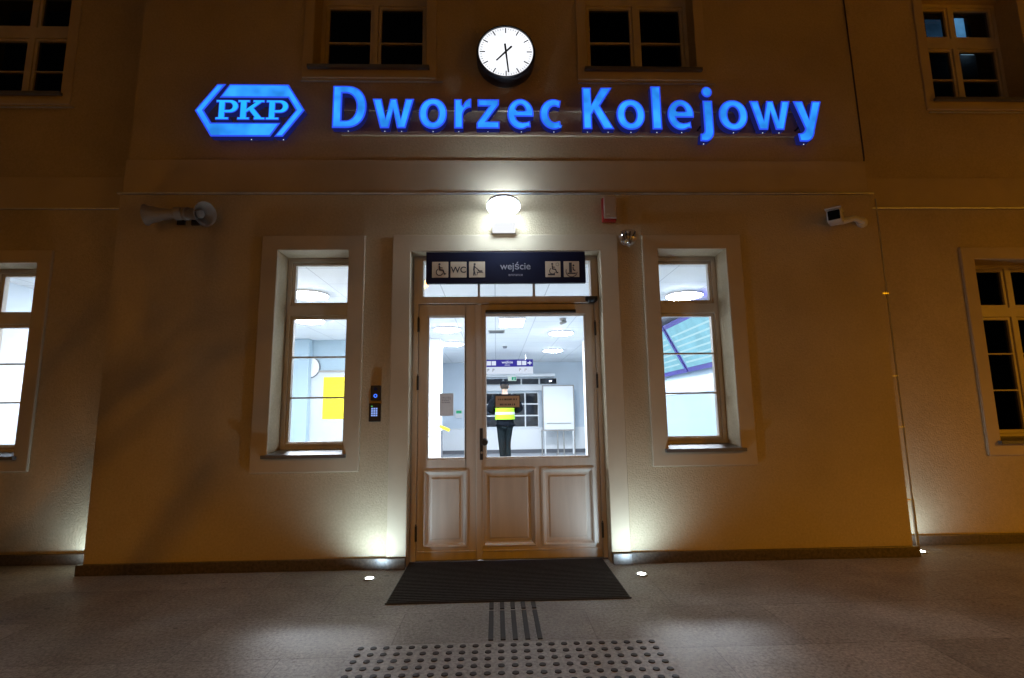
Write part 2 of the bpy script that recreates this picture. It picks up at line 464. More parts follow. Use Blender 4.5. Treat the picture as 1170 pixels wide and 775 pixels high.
# ---------------------------------------------------------------- entrance door
DY = .115
obj('door_frame', bevel(panel(-.658, .836, 0, 2.365, DY - .01, DY + .08, [(-.612, .802, -1, 1.972), (-.578, -.140, 2.03, 2.325), (-.122, .306, 2.03, 2.325), (.324, .778, 2.03, 2.325)]), .004, 1), M['door'], B)
for a, b in ((-.582, -.136), (-.126, .310), (.320, .782)):
    obj('transom_pane', NB((a, b, DY + .03, DY + .036, 2.026, 2.329)), M['glass'], B)
def leaf(x0, x1, gls, pns):
    holes = [gls] + pns
    d = obj('door', bevel(panel(x0, x1, .012, 1.966, DY, DY + .05, holes), .004, 1), M['door'], B)
    gx0, gx1, gz0, gz1 = gls
    obj('pane', NB((gx0 - .006, gx1 + .006, DY + .022, DY + .028, gz0 - .006, gz1 + .006)), M['glass'], d)
    bm = bmesh.new(); ringframe(bm, gx0, gx1, gz0, gz1, [(-.001, DY + .021), (-.001, DY + .004), (.009, DY + .008), (.012, DY + .021)])
    obj('glazing_bead', bm, M['door'], d)
    for p in pns:
        bm = bmesh.new()
        lp = ringframe(bm, *p, [(-.016, DY + .001), (-.014, DY - .010), (-.004, DY - .013), (.004, DY - .006), (.012, DY + .010), (.022, DY + .016), (.040, DY + .016), (.052, DY + .007)])
        bm.faces.new(lp[-1])
        obj('panel', bm, M['door'], d)
    obj('weather_bar', bevel(NB((x0 + .006, x1 - .006, DY - .012, DY - .0005, .070, .083)), .004, 2), M['door'], d)
    return d
d1 = leaf(-.608, -.150, (-.538, -.238, .752, 1.872), [(-.545, -.236, .118, .656)])
d2 = leaf(-.120, .798, (-.086, .722, .752, 1.880), [(-.100, .284, .118, .660), (.356, .734, .118, .660)])
obj('astragal', bevel(NB((-.158, -.112, DY - .016, DY - .0005, .014, 1.964)), .006, 2), M['door'], d1)
obj('lock_plate', bevel(NB((-.128, -.104, DY - .0215, DY - .0165, .745, .985)), .002, 1), M['darkgrey'], d2)
bm = bmesh.new(); lathe(bm, [(.008, 0), (.008, .03), (.024, .034), (.028, .048), (.022, .06), (0, .063)], axis_m((-.100, DY - .018, .882), (0.2, -1, 0)), 20)
obj('knob', bm, M['darkgrey'], d2, True)
bm = bmesh.new(); cyl(bm, (-.114, DY - .02, .80), (-.114, DY - .026, .80), .009)
obj('lock_cylinder', bm, M['steel'], d2)
def hinge(x, z, d):
    bm = bmesh.new(); cyl(bm, (x, DY - .012, z - .055), (x, DY - .012, z + .055), .0085, 12)
    lathe(bm, [(.0001, .0), (.006, .004), (.004, .012), (0, .014)], axis_m((x, DY - .012, z + .055), (0, 0, 1)), 10)
    obj('hinge', bm, M['darkgrey'], d, True)
for z in (.21, 1.34, 1.76): hinge(.801, z, d2)
for z in (.21, 1.34, 1.80): hinge(-.611, z, d1)
bm = bevel(NB((-.078, .648, DY - .026, DY - .001, 1.893, 1.916)), .005, 2)
obj('closer_rail', bm, M['black'], d2)
obj('door_stop', bevel(NB((-.63, .82, DY + .056, DY + .075, 1.945, 1.99)), .002, 1), M['door'], B)
obj('door_stop', bevel(NB((-.635, -.585, DY + .056, DY + .075, .012, 1.944)), .002, 1), M['door'], B)
obj('door_stop', bevel(NB((.775, .825, DY + .056, DY + .075, .012, 1.944)), .002, 1), M['door'], B)
obj('threshold', bevel(NB((-.657, .835, DY - .02, DY + .12, .001, .011)), .003, 1), M['sillmetal'], B)

# ---------------------------------------------------------------- interior of the hall (seen through the glazing)
HZ = 2.5
obj('hall_floor', NB((-8.9, 2.97, .36, 10.4, .003, .006)), M['hallfloor'], B)
obj('hall_ceiling', NB((-5.2, 3.1, .351, 10.6, HZ, HZ + .1)), M['ceiling'], B)
obj('hall_side_wall', NB((-5.2, -5.0, .621, 5.7, 0, HZ)), M['hallblue'], B)
obj('hall_side_wall', NB((2.95, 3.09, .351, 10.6, 0, HZ)), M['hallpale'], B)
obj('hall_cross_wall', NB((-5.2, -1.25, 5.7, 5.9, .0, HZ)), M['hallpale'], B)
obj('hall_pillar', bevel(NB((-1.248, -1.03, 5.62, 6.0, .006, HZ - .001)), .01, 1), M['hallwhite'], B)
obj('hall_pillar', bevel(NB((1.70, 1.95, 5.62, 6.0, .006, HZ - .001)), .01, 1), M['hallwhite'], B)
obj('hall_pillar', bevel(NB((-3.74, -3.42, 5.5, 5.699, .006, HZ - .001)), .01, 1), M['hallpale'], B)
obj('pillar_wainscot', bevel(NB((-1.30, -1.0, 5.575, 5.619, .006, .70), (-1.31, -.99, 5.56, 5.619, .701, .725)), .004, 1), M['hallwhite'], B)
obj('pillar_wainscot', bevel(NB((1.66, 1.99, 5.575, 5.619, .006, .70), (1.65, 2.0, 5.56, 5.619, .701, .725)), .004, 1), M['hallwhite'], B)
obj('pillar_inlay', NB((1.77, 1.86, 5.612, 5.6195, .73, 2.36)), M['hallblue'], B)
obj('hall_side_wall', NB((-1.9, -1.7, 5.901, 10.4, 0, HZ)), M['hallblue'], B)
BW = 10.4
holes = [(-.30, 1.18, .70, 1.655), (-.30, 1.72, 1.87, 2.06)]
obj('hall_back_wall', panel(-1.9, 2.949, 0, HZ, BW, BW + .2, holes), M['hallblue'], B)
obj('back_wall_panelling', bevel(panel(-1.69, 2.94, .10, .69, BW - .03, BW - .001, []), .004, 1), M['hallwhite'], B)
obj('back_wall_skirting', NB((-1.69, 2.94, BW - .034, BW - .001, .006, .099)), M['skirt'], B)
obj('back_wall_lintel', bevel(NB((-.40, 1.85, BW - .12, BW - .001, 1.70, 1.85)), .006, 1), M['hallwhite'], B)
obj('back_wall_lintel', bevel(NB((-.40, 1.62, BW - .35, BW - .001, 2.075, 2.15)), .006, 1), M['hallwhite'], B)
def backwin(h, nx, nz):
    x0, x1, z0, z1 = h
    cells = []
    for i in range(nx):
        for k in range(nz):
            t = .018
            cells.append((x0 + (x1 - x0) * i / nx + t, x0 + (x1 - x0) * (i + 1) / nx - t, z0 + (z1 - z0) * k / nz + t, z0 + (z1 - z0) * (k + 1) / nz - t))
    w = obj('back_window', panel(x0, x1, z0, z1, BW + .02, BW + .08, cells), M['hallwhite'], B)
    obj('pane', NB((x0 + .01, x1 - .01, BW + .045, BW + .05, z0 + .01, z1 - .01)), M['glass'], w)
backwin(holes[0], 4, 3); backwin(holes[1], 4, 1)
obj('outside_lobby', NB((-1.9, 2.949, BW + 1.5, BW + 1.6, 0, HZ)), M['lobby'], B)
# white panelled cupboard wall on the right of the back wall
obj('wainscot_rail', bevel(NB((-1.69, 1.2, BW - .05, BW - .0305, .665, .69)), .004, 1), M['hallwhite'], B)
# rooms coloured dark to read as unlit behind their windows
def room(x0, x1, z0, z1, y0=.63, y1=2.2, m='darkroom'):
    bm = bmesh.new()
    box(bm, x0, x1, y1, y1 + .05, z0, z1); box(bm, x0 - .05, x0, y0, y1, z0, z1); box(bm, x1, x1 + .05, y0, y1, z0, z1)
    box(bm, x0, x1, y0, y1, z1, z1 + .05); box(bm, x0, x1, y0, y1, z0 - .05, z0)
    return obj('unlit_room', bm, M[m], B)
room(-1.9, -.3, 3.7, 5.6, .41); room(.5, 2.1, 3.7, 5.6, .41); room(-5.4, -3.2, 3.7, 5.6); room(3.6, 6.2, 3.7, 5.6, .63, 3.2)
room(3.3, 6.2, .1, 2.7)

# ---------------------------------------------------------------- furniture of the hall
lampm = emis('ceiling_lamp_glow', (.92, .965, 1.0), 205)
cl = thing('ceiling_lamp', 'round glowing ceiling lamp seen through the left window', 'ceiling lamp', (-2.16, 1.95, HZ - .035), 'round ceiling lamps in the hall')
bm = bmesh.new(); lathe(bm, [(.0, -.012), (.15, -.008), (.205, .006), (.215, .02)], axis_m(cl.location, (0, 0, 1)), 32, False); bm2 = bm
obj('diffuser', bm2, lampm, cl, 'all')
bm = bmesh.new(); lathe(bm, [(.217, .012), (.228, .014), (.228, .034), (.1, .034)], axis_m(cl.location, (0, 0, 1)), 32)
obj('rim', bm, M['whiteplastic'], cl, True)
for p, l in (((2.3, 2.1, HZ - .035), 'round glowing ceiling lamp seen through top of the right window'),
             ((1.16, 5.0, HZ - .035), 'round glowing ceiling lamp seen at upper right of the door pane'),
             ((1.30, 7.55, HZ - .035), 'round glowing ceiling lamp seen above the display board'),
             ((-.80, 4.5, HZ - .035), 'round glowing ceiling lamp highest in the narrow door pane'),
             ((-.86, 6.3, HZ - .035), 'round glowing ceiling lamp lower in the narrow door pane, nearer the blue wall'),
             ((-2.75, 3.6, HZ - .035), 'round glowing ceiling lamp above the yellow poster'),
             ((-3.95, 2.7, HZ - .035), 'round glowing ceiling lamp behind the left wing window')):
    dup(cl, p, l)
pl = thing('ceiling_panel_light', 'square glowing panel light at the top of the door pane', 'ceiling light', (.25, 3.87, HZ - .03))
obj('diffuser', NB((.07, .43, 3.5, 4.24, HZ - .032, HZ - .026)), emis('panel_light_glow', (.95, .98, 1), 30), pl)
obj('rim', bevel(NB((.055, .445, 3.485, 4.255, HZ - .025, HZ - .001)), .004, 1), M['whiteplastic'], pl)
bm = NB((-.12, .16, 4.72, 4.98, HZ - .012, HZ - .001))
vt = tag(obj('ceiling_vent', bm, M['greyplastic']), 'slotted grey vent in the ceiling above the purple sign', 'vent')
for i in range(5): obj('slat', NB((-.10, .14, 4.745 + i * .045, 4.765 + i * .045, HZ - .018, HZ - .0125)), M['skirt'], vt)
bm = bmesh.new(); lathe(bm, [(.05, .03), (.05, .012), (.035, -.012), (0, -.016)], axis_m((.2, 6.85, HZ - .031), (0, 0, 1)), 16)
tag(obj('smoke_detector', bm, M['skirt'], None, True), 'small dark round detector on the hall ceiling', 'detector')
dc = thing('dome_camera', 'small ceiling camera near the upper right of the door pane', 'camera', (1.02, 3.65, HZ - .09))
bm = bmesh.new(); lathe(bm, [(.05, .089), (.05, .06), (.03, .05)], axis_m(dc.location, (0, 0, 1)), 16); obj('base', bm, M['greyplastic'], dc, True)
bm = bmesh.new(); cyl(bm, (1.06, 3.68, HZ - .045), (.98, 3.58, HZ - .085), .024); obj('housing', bm, M['greyplastic'], dc, True)

# hanging purple direction sign
hs = thing('hanging_sign', 'purple direction sign hanging from the hall ceiling above the guard', 'sign', (.2, 8, 2.0))
obj('purple_board', NB((-.47, .872, 7.985, 8.015, 2.165, 2.335)), emis('purple_sign_glow', (.055, .045, .34), 1.0), hs)
obj('white_board', NB((-.47, .872, 7.985, 8.015, 2.0, 2.163)), emis('white_sign_glow', (.8, .86, .95), 1.0), hs)
sw = emis('sign_symbol_glow', (.85, .9, 1), 1.0)
bm = NB((-.21, -.11, 7.979, 7.984, 2.20, 2.30), (-.095, .005, 7.979, 7.984, 2.20, 2.30)); obj('tile', bm, sw, hs)
bm = NB((.50, .60, 7.979, 7.984, 2.20, 2.30), (.615, .715, 7.979, 7.984, 2.20, 2.30)); obj('tile', bm, sw, hs)
bm = bmesh.new(); strokes(bm, [(.03, 0), (-.05, 0)], .03, (.80, 7.98, 2.25)); strokes(bm, [(.01, .04), (-.0, 0), (.01, -.04)], .02, (.79, 7.98, 2.25)); obj('arrow', bm, sw, hs)
obj('lettering', text_bm('wejście', .085, .002, (.27, 7.981, 2.245), .001, 'CENTER'), sw, hs)
obj('lettering', text_bm('entrance', .035, .002, (.27, 7.981, 2.195), .0005, 'CENTER'), sw, hs)
bm = bmesh.new()
for x in (-.19, -.07): strokes(bm, [(0, -.03), (0, .03), (.03, .03), (.035, .01), (0, 0)], .012, (x, 7.98, 2.085))
for x in (.55, .68): strokes(bm, [(0, -.03), (0, .03), (.03, .03), (.035, .01), (0, 0)], .012, (x, 7.98, 2.085))
obj('symbol', bm, M['ink2'], hs)
bm = bmesh.new(); cyl(bm, (-.3, 8, 2.335), (-.3, 8, HZ), .006, 8); obj('rod', bm, M['steel'], hs)
bm = bmesh.new(); cyl(bm, (.7, 8, 2.335), (.7, 8, HZ), .006, 8); obj('rod', bm, M['steel'], hs)
ex = tag(obj('exit_sign', NB((.33, .56, BW - .42, BW - .39, 1.96, 2.075)), emis('exit_white_glow', (.75, .9, .85), .9)), 'small green and white running man exit sign over the back windows', 'sign')
obj('green_half', NB((.43, .545, BW - .426, BW - .4205, 1.975, 2.06)), emis('exit_green_glow', (.0, .42, .22), .9), ex)
bm = bmesh.new(); strokes(bm, [(-.02, -.03), (0, 0), (.005, .025), (.02, .01)], .01, (.487, BW - .428, 2.015)); strokes(bm, [(0, 0), (.02, -.03)], .01, (.487, BW - .428, 2.015)); obj('symbol', bm, sw, ex)

# white display board and barrier on the right
db = thing('display_board', 'tall white display board standing behind the metal barrier', 'board', (1.7, BW - .5, 0))
obj('board', bevel(NB((1.25, 2.10, BW - .52, BW - .48, .62, 1.82)), .006, 1), M['hallwhite'], db)
bm = bmesh.new(); ringframe(bm, 1.245, 2.105, .615, 1.825, [(0, BW - .48), (0, BW - .535), (.03, BW - .535), (.03, BW - .5205)]); obj('rim', bm, M['greyplastic'], db)
obj('tray', NB((1.35, 2.0, BW - .55, BW - .5355, .80, .815)), M['greyplastic'], db)
for x in (1.3, 2.05): obj('leg', bevel(NB((x - .02, x + .02, BW - .525, BW - .475, .006, .614)), .004, 1), M['hallwhite'], db)
br = thing('metal_barrier', 'low grey metal tube barrier in front of the white display board', 'barrier', (1.6, 9.6, 0))
bm = bmesh.new(); tube(bm, [(1.17, 9.6, .63), (2.06, 9.6, .63)], .018, 10); obj('top_rail', bm, M['greyplastic'], br, True)
for x in (1.19, 1.60, 1.76, 2.04):
    bm = bmesh.new(); cyl(bm, (x, 9.6, .006), (x, 9.6, .612), .016, 10); cyl(bm, (x, 9.6, .006), (x, 9.6, .014), .05, 14); obj('post', bm, M['greyplastic'], br, True)
# left bay
ib = thing('notice_board', 'white wall notice board with a yellow poster behind the left window', 'board', (-2.9, 5.69, .6))
obj('board', NB((-3.48, -2.2, 5.672, 5.698, .6, 1.905)), M['boardgrey'], ib)
bm = bmesh.new(); ringframe(bm, -3.50, -2.18, .58, 1.925, [(0, 5.699), (0, 5.655), (.035, 5.655), (.035, 5.671)]); obj('rim', bm, M['greyplastic'], ib)
yp = tag(obj('poster', NB((-3.19, -2.72, 5.664, 5.668, 1.03, 1.80)), M['yellow']), 'yellow timetable poster pinned on the white notice board', 'poster')
bm = bmesh.new()
for i in range(9):
    x = -3.14
    while x < -2.80:
        l = random.uniform(.04, .12); box(bm, x, min(x + l, -2.77), 5.6625, 5.6635, 1.70 - i * .075, 1.708 - i * .075); x += l + .03
obj('print', bm, mat('poster_print', (.42, .34, .015), .6), yp)
wc = thing('wall_clock', 'plain white clock half hidden behind the left window frame', 'clock', (-3.47, 5.69, 1.99))
bm = bmesh.new(); lathe(bm, [(.205, 0), (.21, .03), (.19, .045)], axis_m((-3.47, 5.698, 1.985), (0, -1, 0)), 32); obj('case', bm, M['skirt'], wc, True)
bm = bmesh.new(); lathe(bm, [(.19, .0455), (.0, .0465)], axis_m((-3.47, 5.698, 1.985), (0, -1, 0)), 32); obj('dial', bm, M['hallwhite'], wc)
bm = bmesh.new(); strokes(bm, [(0, .02), (-.05, -.08)], .012, (-3.47, 5.649, 1.985)); strokes(bm, [(0, .02), (.02, -.14)], .009, (-3.47, 5.648, 1.985)); obj('hand', bm, M['ink'], wc)
# departure boards on the right wall, leaning into the room
scr = emis('departure_screen_glow', (.34, .72, .86), 1.05, .10, 3)
R_tilt = Matrix.Rotation(math.radians(-27), 3, 'Y')
def tilted(boxes, base=(2.90, 0, 1.68)):
    bm = bmesh.new()
    for b in boxes: box(bm, *b)
    for v in bm.verts: v.co = R_tilt @ Vector((v.co.x, 0, v.co.z)) + Vector((base[0], v.co.y, base[2]))
    return bm
for y0, y1, l in ((1.35, 3.60, 'purple framed departure screen nearer the right window, leaning into the hall'), (3.64, 5.05, 'purple framed departure screen farther along the right hall wall')):
    t = thing('departure_board', l, 'screen', (2.9, (y0 + y1) / 2, 1.68), 'departure screens on the hall wall')
    obj('housing', tilted([(-.03, .05, y0, y1, 0, .78)]), M['purple'], t)
    obj('screen', tilted([(-.036, -.0305, y0 + .06, y1 - .06, .07, .71)]), scr, t)
    bm = tilted([(-.0385, -.0365, y0 + .12, y1 - .12, .14 + i * .085, .165 + i * .085) for i in range(6)]); obj('rows', bm, emis('screen_rows_glow', (.55, .86, .93), 1.1), t)
    obj('bracket', NB((2.8, 2.949, (y0 + y1) / 2 - .03, (y0 + y1) / 2 + .03, 1.80, 1.86)), M['darkgrey'], t)
obj('wall_recess_band', NB((2.935, 2.9495, 1.2, 6.0, 1.36, 1.60)), M['hallblue'], B)
# small things in the narrow pane
ps = thing('yellow_topped_post', 'short grey post with a slanted yellow top by the hall pillar', 'post', (-.96, 5.35, 0))
bm = NB((-.985, -.955, 5.34, 5.37, .006, .80)); obj('column', bm, M['skirt'], ps)
bm = bmesh.new(); strokes(bm, [(-.05, .05), (.11, -.02)], .05, (-.95, 5.33, .83)); obj('top', bm, M['yellow'], ps)
sg = tag(obj('safety_sign', NB((-1.12, -.93, BW - .06, BW - .035, .98, 1.2)), M['whiteplastic']), 'small white and green safety sign on the blue back wall', 'sign')
obj('green_half', NB((-1.10, -.95, BW - .064, BW - .0605, 1.10, 1.18)), mat('sign_green', (.02, .40, .16), .5), sg)

# ---------------------------------------------------------------- guard
def skinned(name, verts, edges, radii, m, parent, sub=2):
    me = bpy.data.meshes.new(name); off = worldpos(parent)
    me.from_pydata([Vector(v) - off for v in verts], edges, [])
    o = bpy.data.objects.new(name, me); COL.objects.link(o); o.parent = parent
    sk = o.modifiers.new('skin', 'SKIN'); sk.use_smooth_shade = True
    for i, r in enumerate(radii): me.skin_vertices[0].data[i].radius = r if isinstance(r, tuple) else (r, r)
    me.skin_vertices[0].data[0].use_root = True
    su = o.modifiers.new('sub', 'SUBSURF'); su.levels = sub; su.render_levels = sub
    dg = bpy.context.evaluated_depsgraph_get()
    me2 = bpy.data.meshes.new_from_object(o.evaluated_get(dg))
    o.modifiers.clear(); o.data = me2; me2.name = name
    me2.materials.clear(); me2.materials.append(m)
    for p in me2.polygons: p.use_smooth = True
    return o
GX, GY = .19, 7.3
P = thing('person', 'guard in dark uniform, cap and yellow vest standing with back to the door', 'person', (GX, GY, .006))
def gp(x, y, z): return (GX + x, GY + y, z + .006)
# body: pelvis, spine, neck, head; arms bent forward; legs
bv = [gp(0, 0, .94), gp(0, 0, 1.15), gp(0, -.01, 1.38), gp(0, 0, 1.50), gp(0, .01, 1.57), gp(0, .02, 1.66), gp(0, .015, 1.72),
      gp(-.19, 0, 1.43), gp(-.325, .02, 1.17), gp(-.16, .24, 1.13), gp(-.09, .31, 1.15),
      gp(.19, 0, 1.43), gp(.335, .02, 1.18), gp(.17, .24, 1.15), gp(.09, .31, 1.17),
      gp(-.09, 0, .88), gp(-.075, -.01, .48), gp(-.05, .01, .09), gp(-.06, .11, .04),
      gp(.085, 0, .88), gp(.045, .06, .48), gp(.065, .01, .09), gp(.085, .11, .04)]
be = [(0, 1), (1, 2), (2, 3), (3, 4), (4, 5), (5, 6), (2, 7), (7, 8), (8, 9), (9, 10), (2, 11), (11, 12), (12, 13), (13, 14), (0, 15), (15, 16), (16, 17), (17, 18), (0, 19), (19, 20), (20, 21), (21, 22)]
rad = [.12, .115, .13, .055, .06, .088, .075, .06, .042, .034, .026, .06, .042, .034, .026, .08, .055, .04, .03, .08, .055, .04, .03]
skinned('body', bv, be, rad, M['skin'], P)
# fingers
for s in (-1, 1):
    for k in range(4):
        b0 = gp(s * .10, .305, 1.175 - .02 * k); 
        skinned('finger', [b0, gp(s * .055, .345, 1.178 - .02 * k), gp(s * .01, .335, 1.178 - .02 * k)], [(0, 1), (1, 2)], [.010, .009, .007], M['skin'], P, 1)
    skinned('thumb', [gp(s * .10, .30, 1.19), gp(s * .08, .31, 1.225), gp(s * .05, .325, 1.235)], [(0, 1), (1, 2)], [.012, .010, .008], M['skin'], P, 1)
# face
bm = bmesh.new(); lathe(bm, [(.016, 0), (.01, .012), (0, .026)], axis_m(gp(0, .10, 1.655), (0, 1, -.2)), 10); obj('nose', bm, M['skin'], P, True)
for s in (-1, 1):
    bm = bmesh.new(); bmesh.ops.create_uvsphere(bm, u_segments=10, v_segments=6, radius=.011, matrix=Matrix.Translation(gp(s * .034, .098, 1.683))); obj('eye', bm, M['hallwhite'], P, True)
    bm = bmesh.new(); lathe(bm, [(.0, -.006), (.022, -.004), (.028, .004), (.02, .012), (0, .008)], axis_m(gp(s * .083, .012, 1.665), (s, -.3, 0)), 14)
    for v in bm.verts: v.co.z = 1.67 + (v.co.z - 1.67) * 1.4
    obj('ear', bm, M['skin'], P, True)
bm = NB((GX - .025, GX + .025, GY + .094, GY + .10, 1.622, 1.630)); obj('mouth', bm, mat('lips', (.35, .14, .12), .5), P)
bm = bmesh.new(); lathe(bm, [(.066, -.07), (.089, -.03), (.095, .03)], axis_m(gp(0, .005, 1.675), (0, .1, 1)), 20, False)
for v in list(bm.verts):
    if v.co.y > GY + .05: bm.verts.remove(v)
obj('hair', bm, M['hair'], P, True)
# cap
bm = bmesh.new(); lathe(bm, [(.097, 0), (.101, .02), (.100, .05), (.085, .08), (.05, .097), (0, .10)], axis_m(gp(0, .015, 1.685), (0, .08, 1)), 24)
cap = obj('cap', bm, M['darkcloth'], P, True)
bm = bmesh.new(); lathe(bm, [(.0, 0), (.095, .0), (.095, .008), (0, .01)], axis_m(gp(0, .085, 1.69), (0, .25, 1)), 20); obj('peak', bm, M['darkcloth'], cap, True)
# jacket, trousers, shoes
jv = [gp(0, 0, .98), gp(0, -.01, 1.15), gp(0, -.01, 1.36), gp(0, 0, 1.49), gp(0, 0, .84),
      gp(-.215, 0, 1.41), gp(-.335, .01, 1.16), gp(-.20, .19, 1.11),
      gp(.215, 0, 1.41), gp(.345, .01, 1.17), gp(.21, .19, 1.13)]
je = [(0, 1), (1, 2), (2, 3), (0, 4), (2, 5), (5, 6), (6, 7), (2, 8), (8, 9), (9, 10)]
skinned('jacket', jv, je, [(.195, .14), (.185, .14), (.19, .145), (.075, .075), (.235, .16), .105, .085, .06, .105, .085, .06], M['darkcloth'], P)
tv = [gp(0, 0, .90), gp(-.09, 0, .80), gp(-.075, -.01, .46), gp(-.05, .0, .07), gp(.085, 0, .80), gp(.045, .06, .47), gp(.065, .0, .07)]
skinned('trousers', tv, [(0, 1), (1, 2), (2, 3), (0, 4), (4, 5), (5, 6)], [(.15, .12), .105, .08, .062, .105, .08, .062], M['trouser'], P)
for s in (-1, 1):
    skinned('shoe', [gp(s * .06, -.03, .045), gp(s * .075, .08, .04), gp(s * .085, .17, .03)], [(0, 1), (1, 2)], [.045, .045, .032], M['black'], P)
# vest over the jacket
def loft(prof, m, name, parent, n=28):
    bm = bmesh.new(); rings = []
    for z, rx, ry, cy in prof:
        rings.append([bm.verts.new(gp(rx * math.copysign(abs(math.cos(a)) ** .8, math.cos(a)), cy + ry * math.copysign(abs(math.sin(a)) ** .8, math.sin(a)), z)) for a in [2 * PI * i / n for i in range(n)]])
    for a, b in zip(rings, rings[1:]):
        for i in range(n): bm.faces.new((a[i], a[(i + 1) % n], b[(i + 1) % n], b[i]))
    return obj(name, bm, m, parent, 'all')
vest = loft([(.955, .215, .165, 0), (1.05, .212, .163, -.005), (1.15, .207, .163, -.01), (1.25, .208, .166, -.01), (1.34, .205, .162, -.01), (1.41, .185, .14, -.005), (1.455, .14, .105, 0), (1.475, .10, .085, 0)], M['hivis'], 'vest', P)
loft([(1.06, .2165, .1675, -.005), (1.11, .2155, .1675, -.008)], M['reflect'], 'reflective_stripe', vest)
loft([(1.26, .2125, .1705, -.01), (1.31, .211, .169, -.01)], M['reflect'], 'reflective_stripe', vest)

# ---------------------------------------------------------------- notices on the door glass
nb = tag(obj('glass_notice', NB((-.010, .190, DY + .0165, DY + .0185, 1.138, 1.238)), M['orangelitpaper']), 'bordered notice with orange street light in its colour on the main door glass in front of the guard', 'notice')
bm = bmesh.new(); ringframe(bm, -.010, .190, 1.138, 1.238, [(.0, DY + .0163), (.0, DY + .0155), (.006, DY + .0155), (.006, DY + .0163)]); obj('border', bm, M['ink'], nb)
bm = bmesh.new()
for z, a, b in ((1.205, .015, .165), (1.165, .03, .15)):
    x = a
    while x < b:
        w = random.uniform(.005, .009); box(bm, x, x + w, DY + .0155, DY + .0162, z - .007, z + .007); x += w + random.choice((.003, .003, .003, .008))
obj('print', bm, M['ink'], nb)
ng = tag(obj('glass_notice', NB((-.442, -.334, DY + .0165, DY + .0185, 1.082, 1.258)), M['paper']), 'grey paper notice taped inside the narrow side pane of the door', 'notice')
bm = bmesh.new()
for i, z in enumerate((1.228, 1.214, 1.200, 1.186)):
    x = -.425
    while x < (-.352, -.36, -.375, -.36)[i]:
        w = random.uniform(.004, .014); box(bm, x, x + w, DY + .0155, DY + .0162, z - .0025, z + .0025); x += w + .004
obj('print', bm, M['ink2'], ng)

# ---------------------------------------------------------------- navy pictogram board above the door
eb = thing('entrance_sign', 'navy blue sign with pictograms above the door reading wejście', 'sign', (.088, -.02, 2.1))
obj('board', bevel(NB((-.537, .714, -.035, .005, 2.104, 2.355)), .003, 1), M['navy'], eb)
for x in (-.45, .62): obj('bracket', NB((x - .02, x + .02, .0051, .104, 2.28, 2.34)), M['darkgrey'], eb)
TY = -.0375
tiles = [(-.490, -.363), (-.346, -.221), (-.202, -.077), (.396, .516), (.541, .664)]
tobs = []
for a, b in tiles: tobs.append(obj('pictogram_tile', bevel(NB((a, b, TY, -.0352, 2.149, 2.276)), .002, 1), M['tile'], eb))
def circle_pts(cx, cy, r, a0=0, a1=360, n=18): return [(cx + r * math.cos(math.radians(a0 + (a1 - a0) * i / n)), cy + r * math.sin(math.radians(a0 + (a1 - a0) * i / n))) for i in range(n + 1)]
def disc(bm, cx, cz, r, T): lathe(bm, [(r, -.0004), (r, .0004)], axis_m((T[0] + cx, T[1], T[2] + cz), (0, -1, 0)), 16)
def wheelchair(bm, T, s=1, flip=1):
    f = lambda pts: [(x * s * flip, y * s) for x, y in pts]
    disc(bm, -.006 * s * flip, .044 * s, .0085 * s, T)
    strokes(bm, f([(-.006, .03), (-.003, -.002), (.022, -.004), (.034, -.036), (.044, -.033)]), .010 * s, T)
    strokes(bm, f([(-.004, .016), (.018, .014)]), .007 * s, T)
    strokes(bm, f(circle_pts(-.004, -.020, .026, 120, 335)), .007 * s, T)
Y2 = TY - .001
bm = bmesh.new(); wheelchair(bm, (-.4265, Y2, 2.212)); obj('pictogram', bm, M['ink'], tobs[0])
obj('lettering', text_bm('WC', .068, .0006, (-.2835, Y2, 2.188), .0012, 'CENTER'), M['ink'], tobs[1])
bm = bmesh.new(); T = (-.14, Y2, 2.212)
disc(bm, -.018, .043, .0085, T); strokes(bm, [(-.02, .03), (-.024, -.005)], .013, T); strokes(bm, [(-.022, -.005), (-.026, -.046)], .009, T); strokes(bm, [(-.022, -.005), (-.013, -.046)], .008, T)
strokes(bm, [(-.016, .022), (.006, .002), (.016, -.008)], .007, T); strokes(bm, [(0, -.022), (.048, -.022)], .006, T); strokes(bm, [(.018, -.012), (.040, -.012)], .010, T); disc(bm, .012, -.008, .006, T); strokes(bm, [(.008, -.022), (-.002, -.046)], .005, T)
obj('pictogram', bm, M['ink'], tobs[2])
bm = bmesh.new(); T = (.456, Y2, 2.215); wheelchair(bm, T, .9); strokes(bm, [(-.036, -.046), (.012, -.046)], .012, T); strokes(bm, circle_pts(.036, .036, .012), .0025, T)
obj('pictogram', bm, M['ink'], tobs[3])
bm = bmesh.new(); T = (.6025, Y2, 2.212); strokes(bm, [(-.008, .048), (-.008, -.022)], .022, T); disc(bm, .016, .030, .008, T); strokes(bm, [(.012, .016), (.014, -.006), (.028, -.010)], .009, T); strokes(bm, circle_pts(0, -.018, .044, 160, 350), .006, T); strokes(bm, [(-.03, -.034), (.03, -.034)], .010, T)
obj('pictogram', bm, M['ink'], tobs[4])
obj('lettering', text_bm('wejście', .078, .0006, (.162, -.0358, 2.213), .0006, 'CENTER'), M['signtext'], eb)
obj('lettering', text_bm('entrance', .032, .0006, (.162, -.0358, 2.160), .0002, 'CENTER'), M['signtext'], eb)
